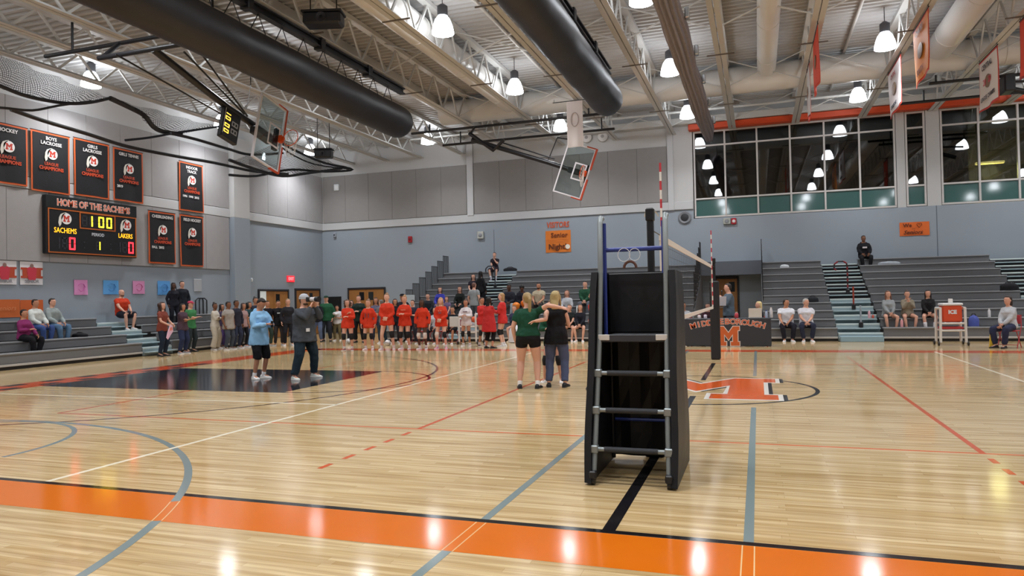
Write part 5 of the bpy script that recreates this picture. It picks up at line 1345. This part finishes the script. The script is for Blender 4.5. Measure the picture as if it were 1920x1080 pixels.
def finish_people():
    bpy.context.view_layer.update()
    dg = bpy.context.evaluated_depsgraph_get()
    res = []
    for o, ex in PENDING:
        me = bpy.data.meshes.new_from_object(o.evaluated_get(dg), preserve_all_data_layers=False, depsgraph=dg); res.append(me)
    for (o, ex), me in zip(PENDING, res):
        old = o.data; mats = [m for m in old.materials]
        o.modifiers.clear()
        if ex is not None:
            bm = bmesh.new(); bm.from_mesh(me)
            for fc in bm.faces: fc.material_index = 0; fc.smooth = True
            m2 = ex.mesh('tmp'); bm.from_mesh(m2); bpy.data.meshes.remove(m2); bm.to_mesh(me); bm.free()
        else: me.polygons.foreach_set('use_smooth', [True]*len(me.polygons))
        me.materials.clear()
        for m in mats: me.materials.append(m)
        o.data = me; me.name = o.name; bpy.data.meshes.remove(old)

# ---------------------------------------------------------------- who is where
def fl_(u, v): q = gz(u, v); return (q[0], q[1], 0)
def at_y(u, y, z=0.0, v=640): return (gy(u, v, y)[0], y, z)
FL = 'spectators standing by the left bleacher'; TM = 'red team lined up along the sideline'; SB = 'spectators seated on the back bleacher'
# --- two in the foreground of the painted key
boy = person('young man in a light blue hoodie and black shorts looking down at his hands', fl_(487, 710), -12, 1.70, 'm', .98, arms=('phone', 'phone'), nod=38, skin='tan', hair=('short', '#1f1613'), top=('hoodie', '#8fbfe8', -.20, .045), bot=('long_shorts', '#17161b'), shoes='#e6e4e6', sock=('#e6e2e4', .10), vox=.013, spread=.035, group='foreground people', lean=3)
cm = person('man in a grey sweater and beanie aiming a camera with a white lens', fl_(572, 710), -12, 1.74, 'm', 1.28, arms=('camera', 'camera'), nod=0, skin='light', hair=('short', '#4a3a30'), hat=('beanie', '#b9bcc4'), beard='#5a4a3c', top=('long', '#474b52', -.16, .045), bot=('pants', '#22303a'), shoes='#d5dbd6', vox=.013, spread=.16, curl=(1.1, 1.1), group='foreground people')
a = (cm['wr'][0]+cm['wr'][1])/2; fw_ = V((math.cos(math.radians(-12)), math.sin(math.radians(-12)), 0))
hd = cm['HP'](0, .13, .01)
cmr = thing('camera', tuple(hd), math.radians(-102), 'black camera with a white lens held by the man in the beanie', 'camera')
MB().bbox((-.07, -.02, -.05), (.07, .06, .05), .012).build('camera_body', m_black, cmr)
Mr = Matrix.Rotation(-PI/2, 4, 'X')
MB().lathe([(.040, .06), (.044, .075), (.044, .15), (.050, .16), (.050, .20)], 16, Mr).build('white_lens', plain('#d8d2d4', .4), cmr)
MB().lathe([(.051, .20), (.054, .21), (.054, .235)], 16, Mr).build('lens_ring', plain('#2c2c30', .4), cmr); MB().lathe([(.053, .235), (.057, .245), (.060, .30), (.050, .30)], 16, Mr).build('lens_hood', m_black, cmr)
o = MB().bbox((-.05, -.004, -.035), (.05, .004, .035), .003).build('name_badge', plain('#e2e2e6', .5), cm['P']); o.location = (.10, .215, 1.02)
o = MB().tube([(0, 0, 0), (.0, 0, .14)], .012, 6).build('phone', m_black); o.data.transform(Matrix.Rotation(.6, 4, 'X')); pz = (boy['wr'][0]+boy['wr'][1])/2+V((.10, -.02, 0)); o.location = pz
bpy.data.objects.remove(o)
ph = thing('mobile_phone', tuple(pz), math.radians(-102), 'dark mobile phone in the hands of the blue hoodie man', 'phone'); MB().bbox((-.035, -.004, -.07), (.035, .004, .07), .004, 0).build('phone_body', m_black, ph); MB().box((-.031, -.0055, -.062), (.031, -.0041, .062)).build('screen', plain('#46505e', .2), ph)
# --- the embracing pair
gp, wp = (-2.84, -.50, 0), (-2.40, -.24, 0)
gw = gy(1052, 577, -.46); ww = gy(1004, 602, -.70)
girl = person('girl with a blonde ponytail in a green jersey and black shorts seen from behind', gp, 100, 1.66, 'f', 1.28, wr=(None, gw), poles=(None, (.2, -.6, .5)), arms=('down', 'down'), skin='light', hair=('pony', '#9a8258', .34), top=('tee', '#1c4634', .03, .018), bot=('spandex', '#19191d'), shoes='#1c1c20', sock=('#e2dedc', .10), vox=.012, spread=.05, turn=28, group='embracing pair', curl=(.3, .3))
lady = person('blonde woman in a black top and blue jeans seen from behind', wp, 96, 1.68, 'f', 1.10, wr=(ww, None), poles=((0, -1, -.55), None), arms=('down', 'mid'), skin='light', hair=('long', '#ab9668', .20), top=('sleeveless', '#17161a', -.14, .022), bot=('pants', '#4c5470'), shoes='#1c1c20', vox=.012, spread=.05, group='embracing pair', curl=(.2, .5))
person('player mostly hidden in front of the embracing pair, white shoe showing', (-2.64, .34, 0), -85, 1.52, 'f', .9, arms=('mid', 'mid'), skin='light', hair=('pony', '#5a4634'), top=('long', '#1e4a36'), bot=('spandex', '#18181c'), shoes='#e4e2e2', pads=('#1b1b1f', '#1b1b1f'), spread=.10)
# --- red team
RED, RED2, NAVY = '#cf3d26', '#c43432', '#22202c'
def player(label, u, v, H=1.66, f=-80, fat=1.0, arms=('down', 'down'), skin='light', hair=('pony', '#6a4a34'), col=RED, pads=('#1b1b1f', '#1b1b1f'), shoes='#dcdadc', **k):
    return person(label, fl_(u, v), f, H, 'f', fat, arms=arms, skin=skin, hair=hair, top=('long', col, -.16, .024), bot=('spandex', NAVY), shoes=shoes, sock=('#d8d4d4', .10), pads=pads, group=TM, **k)
player('leftmost player in red with curly brown hair and maroon shoes', 653, 657, 1.64, -70, 1.08, ('mid', 'heart'), hair=('curly', '#4a3226', .20), shoes='#7a2038')
player('player in a red shirt numbered 11 with straight arms', 692, 656, 1.62, -78, .98, hair=('bun', '#7a5a44'), print_=[('11', .22, '#6a3a44', .26, 1)])
player('tallest player in red with one black leg sleeve, hands clasped', 727, 656, 1.80, -75, 1.05, ('clasp', 'clasp'), skin='fair', hair=('bun', '#8a6648'), pads=('#1b1b1f', None), spread=.10)
player('player in red clapping her hands at her chest', 760, 655, 1.72, -82, 1.05, ('mid', 'mid'), hair=('bun', '#a07a52'), print_=[('bar .08 .012', .0, '#d98a78', .36, 1)])
player('player in red with long black braids and white knee pads', 793, 655, 1.60, -85, .95, skin='dark', hair=('long', '#15110f', .42), pads=('#d8cfc4', '#d8cfc4'))
player('player in red with long blond hair and pink shoes', 828, 654, 1.64, -80, 1.0, ('clasp', 'clasp'), skin='fair', hair=('long', '#b08a58', .30), print_=[('bar .06 .010', .0, '#d9a090', .37, 1), ('bar .05 .030', .0, '#8a4a54', .30, 1)], pads=('#1b1b1f', '#d8cfc4'), shoes='#c87aa8', spread=.07)
player('player in the white jersey among the red team', 875, 650, 1.56, -82, .95, ('mid', 'mid'), skin='tan', hair=('bun', '#4a342a'), col='#d8d4d6', print_=[('bar .08 .012', .0, '#6a4a58', .37, 1)])
player('dark haired player in red facing the woman in the red dress', 905, 649, 1.62, -40, .95, ('down', 'heart'), skin='tan', hair=('short', '#2a1c18'), col=RED2, shoes='#2c2030')
person('woman in a sleeveless red dress with long black hair seen from behind', fl_(918, 653), 70, 1.62, 'f', 1.12, arms=('mid', 'cross'), skin='tan', hair=('long', '#161214', .36), top=('sleeveless', '#b5302f', -.36, .045), bot=('capri', '#1a1a1e'), shoes='#26262a', group=TM)
player('blond player in red at the right end of the group with white shoes', 943, 650, 1.74, 185, 1.0, ('mid', 'down'), skin='fair', hair=('bob', '#a88458'), col=RED2)
player('lone player in red half hidden by the referee stand', 1113, 650, 1.70, 200, .95, ('down', 'down'), hair=('bun', '#5a4032'))
# --- people behind the team, standing
BH = 'people standing behind the red team'
person('man in a dark green and black jacket between the first two red players', fl_(674, 642), -75, 1.80, 'm', 1.05, arms=('mid', 'mid'), hair=('short', '#3a2a20'), top=('jacket', '#1c2a26', -.14, .035), bot=('pants', '#1b1c22'), shoes='#26262a', group=BH)
person('dark haired woman behind the shoulder of the curly haired player', at_y(660, 12.0), -75, 1.62, 'f', 1.0, hair=('long', '#2c201c'), top=('tee', '#3a3a42'), bot=('pants', '#2a2c38'), group=BH)
person('woman in a grey patterned top behind the tall player', at_y(706, 11.5), -60, 1.70, 'f', 1.0, arms=('cross', 'cross'), skin='tan', hair=('long', '#241a18'), top=('long', '#5c5a70'), bot=('pants', '#38425a'), group=BH)
person('person in a grey shirt bending behind the tall player', at_y(719, 11.2), 160, 1.62, 'm', 1.0, arms=('mid', 'mid'), lean=8, hair=('short', '#6a6660'), top=('tee', '#6a6a70'), bot=('pants', '#2c3a44'), group=BH)
person('woman with dark hair in black behind the clapping player', at_y(742, 11.2), -60, 1.64, 'f', 1.0, skin='tan', hair=('long', '#1a1414'), top=('tee', '#1e1c22'), bot=('pants', '#26222c'), group=BH)
person('person in navy standing between the clapping and braided players', at_y(775, 10.9), -90, 1.58, 'm', 1.05, arms=('mid', 'mid'), hair=('short', '#3a2a24'), top=('tee', '#2a2c3c'), bot=('pants', '#2a2a34'), group=BH)
person('person in a black cap and dark jacket near the white board', at_y(756, 12.0), -80, 1.82, 'm', 1.0, skin='tan', hair=('short', '#16120f'), hat=('cap', '#1c1c22'), top=('jacket', '#23232a'), bot=('pants', '#23232a'), group=BH)
# red chairs behind the players and the people on them
for u, lab in ((786, 'red folding chair behind the braided player'), (850, 'red folding chair left of the white ball cart'), (817, 'red folding chair behind the blond player in red')):
    chair(at_y(u, 11.1), PI, lab)
person('seated person in black on the red chair beside the ball cart', at_y(850, 11.1, .46), -90, 1.62, 'm', 1.0, sit=True, footz=-.46, arms=('lap', 'lap'), skin='tan', hair=('short', '#241a16'), top=('tee', '#1e1d22'), bot=('shorts', '#1e1d24'), shoes='#d8d6d8', group=SB)
person('seated person in a white and grey top behind the braided player', at_y(817, 11.1, .46), -90, 1.60, 'f', 1.0, sit=True, footz=-.46, arms=('lap', 'lap'), hair=('long', '#4a3428'), top=('tee', '#b9bec8'), bot=('pants', '#26262c'), shoes='#d8d6d8', group=SB)
# white board on the wall side
wb = thing('white_board', at_y(770, 14.2, .0), 0, 'white board standing behind the people beside the black railing', 'board')
zb0 = gy(770, 600, 14.2)[2]; zb1 = gy(770, 553, 14.2)[2]
MB().bbox((-.22, -.02, max(.3, zb0)), (.22, .02, zb1), .01).build('panel', plain('#b4bcc0', .5), wb); MB().tube([(-.2, 0, 0), (-.2, 0, zb1)], .02, 6).build('leg', m_black, wb); MB().tube([(.2, 0, 0), (.2, 0, zb1)], .02, 6).build('leg', m_black, wb)
# --- crowd by the doors and left bleacher
person('woman with long curly hair in a rust top holding a pink and white sign', fl_(305, 668), 12, 1.68, 'f', 1.0, arms=('hold', 'hold'), skin='light', hair=('curly', '#3c2620', .26), top=('tee', '#7c3f34'), bot=('pants', '#222c3c'), shoes='#26262a', turn=-10, group=FL)
sg = gz(322, 632, .78); q = V(gy(322, 632, 5.05))
sgn = thing('hand_sign', (-16.20, 5.02, .80), math.radians(-70), 'pink and white round paper sign held low by the curly haired woman', 'sign'); tri_prism([(-.16, -.02), (-.10, .16), (.04, .18), (.20, -.02), (.30, -.20), (.20, -.26), (.0, -.12)], -.006, .006, axes((0, 0, 0), (1, 0, 0), (0, 0, 1))).build('paper', plain('#dcb2c6', .7), sgn); tri_prism([(-.12, .02), (-.06, .12), (.06, .10), (.10, .0)], -.009, .009, axes((0, 0, 0), (1, 0, 0), (0, 0, 1))).build('print', plain('#d98070', .7), sgn)
person('woman with arms crossed in a dark floral top and jeans', fl_(343, 663), 5, 1.62, 'f', 1.12, arms=('cross', 'cross'), skin='tan', hair=('long', '#1e1614', .14), top=('tee', '#4c3a44'), bot=('pants', '#2c3450'), shoes='#8a8a94', group=FL)
person('person in a green tee and a pink red cap', fl_(358, 660), 0, 1.70, 'm', 1.05, arms=('cross', 'cross'), hair=('short', '#4a3a30'), hat=('cap', '#b8405a'), top=('tee', '#3d7a4c'), bot=('pants', '#2c3438'), shoes='#26262a', group=FL)
person('woman in an all cream outfit with crossed arms', fl_(404, 656), 10, 1.62, 'f', 1.02, arms=('cross', 'cross'), skin='brown', hair=('bun', '#1c1512'), top=('long', '#cfc6b8'), bot=('wide', '#c9bfae'), shoes='#d8d2cc', turn=-20, group=FL)
person('person in purple leggings behind the woman in cream', at_y(416, 8.5), 10, 1.58, 'f', .95, skin='tan', hair=('long', '#241c1c'), top=('tee', '#4a4058'), bot=('leggings', '#5a4a80'), group=FL)
person('man in a grey tee and grey jeans with dark hair', fl_(429, 656), 0, 1.66, 'm', 1.08, skin='brown', hair=('short', '#1a1412'), top=('tee', '#9a938c', -.18, .04), bot=('pants', '#444a56'), shoes='#b8b4b0', group=FL)
person('man in a dark open shirt over white beside the grey tee man', fl_(444, 654), -5, 1.70, 'm', 1.0, skin='brown', hair=('short', '#241a18'), top=('jacket', '#2c2c38'), bot=('pants', '#30364a'), shoes='#b0b0b4', group=FL)
person('young woman in a pinkish top and black leggings', fl_(457, 652), -5, 1.60, 'f', .95, skin='tan', hair=('long', '#3a2a2c'), top=('tee', '#a88a88'), bot=('leggings', '#1c1c22'), shoes='#b8bcc8', group=FL)
person('person in dark teal with dark wavy hair holding yellow flowers', fl_(468, 650), 0, 1.64, 'f', 1.0, arms=('mid', 'mid'), skin='tan', hair=('curly', '#1a1414', .12), top=('tee', '#28444a'), bot=('pants', '#4a5c78'), shoes='#b8bcc8', group=FL)
person('dark haired person directly behind the blue hoodie man', at_y(480, 10.0), -20, 1.80, 'm', 1.0, skin='tan', hair=('bun', '#1a1416'), top=('tee', '#30303a'), bot=('pants', '#2c3440'), group=FL)
person('person in black with green trousers right of the blue hoodie man', at_y(502, 9.6), -20, 1.66, 'm', 1.0, skin='tan', hair=('short', '#1a1414'), top=('tee', '#191920', -.16, .03), bot=('pants', '#3a4a44'), shoes='#d8dad8', group=FL)
person('person in a black tee with a white chest print in front of the door', fl_(523, 648), -45, 1.66, 'm', .98, arms=('back', 'back'), skin='tan', hair=('short', '#3a2a24'), top=('tee', '#18181c', -.16, .03), bot=('pants', '#3a3638'), shoes='#dcdcdc', print_=[('bar .07 .022', .0, '#b8bcc0', .34, 1)], group=FL)
person('person in dark clothes half hidden behind the cameraman', at_y(541, 9.9), -45, 1.72, 'f', 1.0, hair=('bob', '#a08a6a'), top=('long', '#26262c'), bot=('pants', '#202026'), shoes='#dcdcdc', group=FL)
yl = person('woman in a black top with jeans holding a yellow flower', fl_(596, 641), -70, 1.70, 'f', 1.05, arms=('mid', 'down'), skin='fair', hair=('fringe', '#c8b894'), top=('long', '#1b1b22'), bot=('pants', '#5c6a88'), shoes='#26262a', group=FL)
person('man in a dark green shirt and cap beside the dark opening', fl_(613, 640), -72, 1.82, 'm', 1.12, arms=('down', 'down'), hair=('short', '#3a3028'), hat=('cap', '#2c4438'), top=('long', '#24543a', -.14, .035), bot=('pants', '#2c303a'), shoes='#26262a', group=FL)
kid = person('boy in a white tee and khaki trousers holding a white flower', fl_(633, 639), -72, 1.42, 'm', 1.05, arms=('mid', 'down'), skin='tan', hair=('short', '#33241e'), top=('tee', '#d8d6da', -.10, .035), bot=('pants', '#6a5f44'), shoes='#dcdcdc', group=FL)
def flower(w, dz, col, lab, r=.085):
    b = thing('flower_bunch', tuple(w), 0, lab, 'flowers'); MB().tube([(0, 0, -.10), (0, 0, dz)], .008, 5).build('stem', plain('#3c5c34', .7), b)
    for k in range(7): a = k*.9; MB().ell((r*.55*math.cos(a)*(k > 0), r*.55*math.sin(a)*(k > 0), dz+.02*(k % 3)), (r*.5, r*.5, r*.4), 8).build('blossom', plain(col, .7), b)
flower(yl['wr'][0]+V((.02, -.08, 0)), .10, '#c8a83a', 'yellow flowers held by the woman in the black top', .11)
flower(kid['wr'][0]+V((.0, -.08, 0)), .14, '#d8d4d8', 'white flower held up by the boy in the white tee', .12)
# left bleacher, seated
LB = 'spectators on the left bleacher'
def lrow(u, v, k, dx=.14): x = -17.35-PITCH_Y*k-dx; return (x, gx(u, v, x)[1], seat_z(k))
person('seated person in a magenta top and black trousers in the front row', lrow(45, 645, 1), 12, 1.62, 'f', 1.15, sit=True, arms=('lap', 'mid'), skin='tan', hair=('short', '#1f1614'), top=('long', '#7c2a5c'), bot=('pants', '#17161a'), shoes='#c8b0a8', step=.03, group=LB)
person('seated person in a white jacket and blue jeans', lrow(66, 612, 2), 10, 1.66, 'm', 1.05, sit=True, arms=('lap', 'lap'), skin='tan', hair=('short', '#241a16'), top=('long', '#c8ccc8'), bot=('pants', '#3a4e80'), shoes='#8a6a50', group=LB)
person('seated person in a grey hoodie and light jeans', lrow(98, 612, 2), 8, 1.70, 'm', 1.05, sit=True, arms=('lap', 'lap'), skin='light', hair=('short', '#2e241e'), top=('hoodie', '#8d9696'), bot=('pants', '#54708c'), shoes='#c8b4a8', group=LB)
person('bald man in an orange red shirt seated on the top row', lrow(228, 608, 3), -5, 1.74, 'm', 1.1, sit=True, arms=('lap', 'knee'), skin='light', hair=('bald', '#6a5a50'), beard='#6a5448', top=('tee', '#c03a22', -.06, .035), bot=('shorts', '#23232c'), shoes='#c8ccd0', group=LB)
person('dark clothed person with long black hair standing on the left bleacher', lrow(326, 598, 2, .40)[:2]+(seat_z(2)-.17,), -15, 1.60, 'f', 1.05, skin='dark', hair=('long', '#14100f', .2), top=('long', '#1f2028'), bot=('pants', '#1d1e26'), shoes='#26262a', group=LB)
person('dark clothed man standing close beside the long haired woman on the bleacher', lrow(342, 598, 2, .40)[:2]+(seat_z(2)-.17,), -20, 1.66, 'm', 1.0, skin='light', hair=('short', '#3a2e28'), top=('long', '#23262e'), bot=('pants', '#22262e'), shoes='#26262a', group=LB)
# --- back bleacher, seated
def srow(label, u, v, k, f=-85, H=1.66, sex='f', dy=.14, **kw):
    return person(label, onrow(u, v, k, dy), f, H, sex, kw.pop('fat', 1.0), sit=True, arms=kw.pop('arms', ('lap', 'lap')), group=SB, **kw)
srow('seated girl in a bright blue jacket at the railing end', 826, 577, 3, -80, hair=('long', '#2a1e1c'), top=('long', '#3a3ea0'), bot=('pants', '#4a4468'))
srow('seated child with brown hair beside the bright blue jacket', 838, 590, 2, -80, 1.40, hair=('long', '#5a3c30'), top=('tee', '#6a5a78'), bot=('pants', '#4a4058'))
srow('seated woman in black with long brown hair above the white board', 863, 577, 3, -85, hair=('long', '#4c3226', .34), top=('long', '#1d2220'), bot=('pants', '#262a2c'))
srow('dark haired person in black seated low behind the braided player', 803, 592, 2, -80, hair=('short', '#20181a'), sex='m', skin='light', top=('long', '#23262c'), bot=('pants', '#22242a'))
srow('girl in a dark top with long hair seated by the left aisle', 888, 548, 5, -70, hair=('long', '#2a1c1c', .3), top=('tee', '#26202a'), bot=('pants', '#26202a'))
person('man in a grey shirt climbing the aisle steps with his back turned', (onrow(894, 590, 2)[0], YB+PITCH_Y*2-.10, seat_z(1)-.15), 75, 1.66, 'm', 1.05, skin='light', hair=('short', '#6a4a40'), top=('tee', '#8d9294'), bot=('pants', '#59595f'), group=SB)
person('person in black with long dark hair standing in the left aisle', (onrow(906, 570, 4)[0], YB+PITCH_Y*4-.10, seat_z(3)-.15), 70, 1.62, 'f', 1.0, skin='dark', hair=('long', '#131012', .3), top=('long', '#1b1b1f'), bot=('pants', '#1b1b1f'), shoes='#26262a', group=SB)
srow('girl in a black tee and white kneed trousers on the top row', 928, 511, 9, -82, 1.64, arms=('chin', 'laps'), skin='light', hair=('short', '#3a2c2a'), top=('tee', '#241e26', -.06, .03), bot=('shorts', '#2a2028'), shoes='#4a6a9a', sock=('#c8c4cc', .3))
srow('man in a black vest over grey sleeves', 957, 576, 3, -85, 1.74, 'm', arms=('laps', 'laps'), skin='dark', hair=('short', '#15110f'), top=('long', '#2c2e38'), bot=('pants', '#9aa2a8'), lean=14)
srow('person in a dark hooded jacket leaning forward beside the vest', 979, 576, 3, -70, 1.66, 'm', arms=('laps', 'laps'), skin='dark', hair=('afro', '#14110f'), top=('hoodie', '#23242e'), bot=('pants', '#2a2c36'), lean=18)
srow('man in a beige shirt with a dark beard', 1011, 572, 3, -90, 1.74, 'm', skin='tan', hair=('short', '#3a2c24'), beard='#2a201a', top=('tee', '#b0a48c', -.06, .04), bot=('pants', '#3a3434'))
srow('seated player in navy with a raised hand in the front row', 965, 622, 0, -85, 1.66, arms=('lap', 'heart'), hair=('pony', '#6a5040'), top=('long', '#30344c'), bot=('spandex', '#26263a'), shoes='#b8a878')
srow('seated person with bare legs beside the white towel', 989, 622, 0, -85, 1.62, arms=('lap', 'lap'), hair=('short', '#4a3a32'), top=('tee', '#5a6066'), bot=('spandex', '#2a2c32'), shoes='#b8a878')
srow('person in blue behind the blonde woman', 1046, 590, 2, -85, 1.64, hair=('long', '#7a5a3a'), top=('tee', '#5a6c94'), bot=('pants', '#3a4660'))
srow('woman with red brown hair in a black and white jacket', 1064, 590, 2, -85, 1.66, hair=('long', '#7c5444', .24), top=('jacket', '#aeb2b8', -.06), bot=('pants', '#2e3a38'))
srow('seated player in black with folded hands in the front row', 1069, 620, 0, -85, 1.66, arms=('laps', 'laps'), hair=('pony', '#6a5040'), top=('tee', '#1d2222'), bot=('spandex', '#1c1c20'), shoes='#dcdcdc')
srow('seated player with long hair in black beside the folded hands player', 1089, 620, 0, -85, 1.66, arms=('laps', 'laps'), hair=('long', '#5c4434', .26), top=('long', '#1b1c24'), bot=('spandex', '#1c1c20'), shoes='#dcdcdc')
srow('man in a dark green sweatshirt and grey trousers', 1098, 574, 3, -85, 1.78, 'm', arms=('laps', 'laps'), hair=('short', '#3c3028'), top=('long', '#1f4632'), bot=('pants', '#5a5e66'), fat=1.1)
srow('person in a green top half hidden by the referee stand', 1118, 562, 4, -100, 1.70, 'm', hair=('short', '#4a3a2e'), top=('long', '#1f4a34'), bot=('pants', '#4a4c54'))
# balloons
def balloon(loc, col, lab, r=.17):
    b = thing('balloon', loc, 0, lab, 'balloon', 'orange balloons'); MB().lathe([(.01, -r*1.12), (r*.35, -r*.95), (r*.8, -r*.5), (r, .05), (r*.85, r*.6), (r*.45, r*.92), (.01, r)], 16).build('balloon_skin', plain(col, .3), b); MB().tube([(0, 0, -r*1.1), (.02, .02, -r*1.1-.35)], .004, 4).build('string', plain('#d8d0c8'), b)
balloon(onrow(968, 580, 1, .2)[:2]+(1.28,), '#d9781f', 'orange balloon left of its twin in front of the dark hooded person', .15); balloon((onrow(980, 575, 1, .2)[0], onrow(980, 575, 1, .3)[1]+.12, 1.36), '#d56a1a', 'orange balloon right of its twin beside the dark hooded person', .15)
blob(onrow(978, 635, 0, .05)[:2]+(.02,), (.01, .01, .01), '#d8d6da', 'x') if False else None
tw = thing('white_towel', (onrow(981, 640, 0)[0], 11.75, 0), 0, 'white towel over a low box beside the blonde ponytail girl', 'towel')
MB().rings([[V((.30*s_*math.cos(a), .26*s_*math.sin(a), z)) for a in [2*PI*k/18 for k in range(18)]] for s_, z in ((1.05, .02), (1.0, .2), (.95, .42), (.7, .56), (.25, .62))]).build('towel_cloth', cloth('#cfcdd2'), tw)
# --- officials and right side
chair(at_y(1284, 10.6), PI, "red folding chair behind the left end of the scorer's table"); chair(at_y(1425, 10.65), PI, "red folding chair behind the laptop")
person("seated referee in a white striped shirt at the left end of the table", at_y(1283, 10.6, .46), -90, 1.66, 'm', 1.0, sit=True, footz=-.46, arms=('laps', 'laps'), skin='tan', hair=('short', '#241c1a'), top=('tee', '#b9bcc0', -.06, .035), bot=('pants', '#22222a'), group='officials')
person("person in dark red bending behind the far net post at the table", at_y(1330, 10.75, .46), -95, 1.60, 'f', 1.0, sit=True, footz=-.46, arms=('laps', 'laps'), lean=10, hair=('long', '#2a1e1c'), top=('tee', '#3a2228'), bot=('pants', '#22222a'), group='officials')
chair(at_y(1330, 10.75), PI, 'red folding chair behind the far net post')
an_ = person('announcer in a slate grey sweater speaking into a microphone behind the table', at_y(1368, 11.0), 205, 1.88, 'm', 1.05, arms=((.02, .20, -.10), (.10, .30, -.22)), skin='light', hair=('short', '#2c211c'), top=('long', '#55626e', -.12, .03), bot=('pants', '#2c2e36'), group='officials', turn=-10)
mk = thing('microphone', tuple(an_['HP'](0, .17, -.10)), 0, 'black microphone held to the mouth of the announcer', 'microphone'); MB().lathe([(.012, -.15), (.015, -.03)], 10).build('handle', m_black, mk); MB().ell((0, 0, 0), (.025, .025, .032), 10).build('mic_head', plain('#3a3a40', .5), mk)
pp = thing('paper_sheet', tuple(gy(1354, 566, 10.72)), math.radians(10), 'white sheet of paper held up by the announcer', 'paper'); cloth_grid(.24, .30, .006, 1).build('sheet', plain('#cfd0d8', .7), pp, axes((-.12, 0, -.12), (1, 0, 0), (0, -.3, 1)))
person('woman with short blond hair seated behind the laptop', at_y(1425, 10.65, .46), 200, 1.62, 'f', 1.0, sit=True, footz=-.46, arms=('laps', 'laps'), skin='light', hair=('bob', '#d2bc88'), top=('long', '#2a2a32'), bot=('pants', '#22222a'), group='officials')
WP = 'men in white polo shirts'
srow('man in a white polo shirt turning his head, left of the pair', 1475, 622, 0, -85, 1.76, 'm', turn=35, arms=('laps', 'knee'), skin='tan', hair=('short', '#2c2220'), top=('tee', '#d2d2d8', -.06, .04), bot=('pants', '#22222c'), shoes='#dedee2', fat=1.1)
srow('grey haired man in a white polo shirt, right of the pair', 1512, 622, 0, -88, 1.76, 'm', turn=35, arms=('laps', 'laps'), skin='light', hair=('short', '#b4b0ac'), top=('tee', '#d0cfd6', -.06, .04), bot=('pants', '#2a2e40'), shoes='#dedee2', fat=1.05)
srow('boy in a black hooded sweatshirt on the top row under the windows', 1620, 487, 9, -85, 1.70, 'm', skin='brown', hair=('short', '#14100f'), top=('hoodie', '#17161b', -.08, .05), bot=('pants', '#1a1a1e'), shoes='#1c1c20', print_=[('bar .08 .03', .02, '#cfc8cc', .34, 1)])
srow('girl in a grey sweatshirt, left of the three seated girls', 1666, 600, 1, -85, 1.64, arms=('laps', 'laps'), hair=('long', '#6a4636', .3), top=('long', '#8f9497', -.06, .04), bot=('spandex', '#6a6a70'), shoes='#d2c8c0')
srow('girl in a tan sweatshirt with hands at her chin, middle of three', 1702, 600, 1, -88, 1.62, arms=('chin', 'chin'), hair=('bun', '#3c2c26'), top=('long', '#857c6c', -.06, .04), bot=('spandex', '#6a5448'), shoes='#d2ccc4')
srow('girl in black with white socks, right of the three seated girls', 1741, 600, 1, -95, 1.64, arms=('laps', 'laps'), hair=('long', '#241c1c', .34), top=('long', '#1c1c1e', -.06, .03), bot=('spandex', '#22222a'), shoes='#dcd8d6', sock=('#dedadd', .5))
rc = at_y(1893, 9.75); chair(rc, math.radians(150), 'red folding chair at the right edge of the court')
person('woman in a pale grey sweatshirt sitting on the red chair at the right edge', (rc[0], rc[1], .46), 222, 1.70, 'f', 1.1, sit=True, footz=-.46, arms=('laps', 'laps'), skin='light', hair=('bob', '#2e221e'), top=('long', '#b2b5ba', -.06, .03), bot=('pants', '#2c3048'), shoes='#26262a', group='officials', turn=-10)
finish_people()
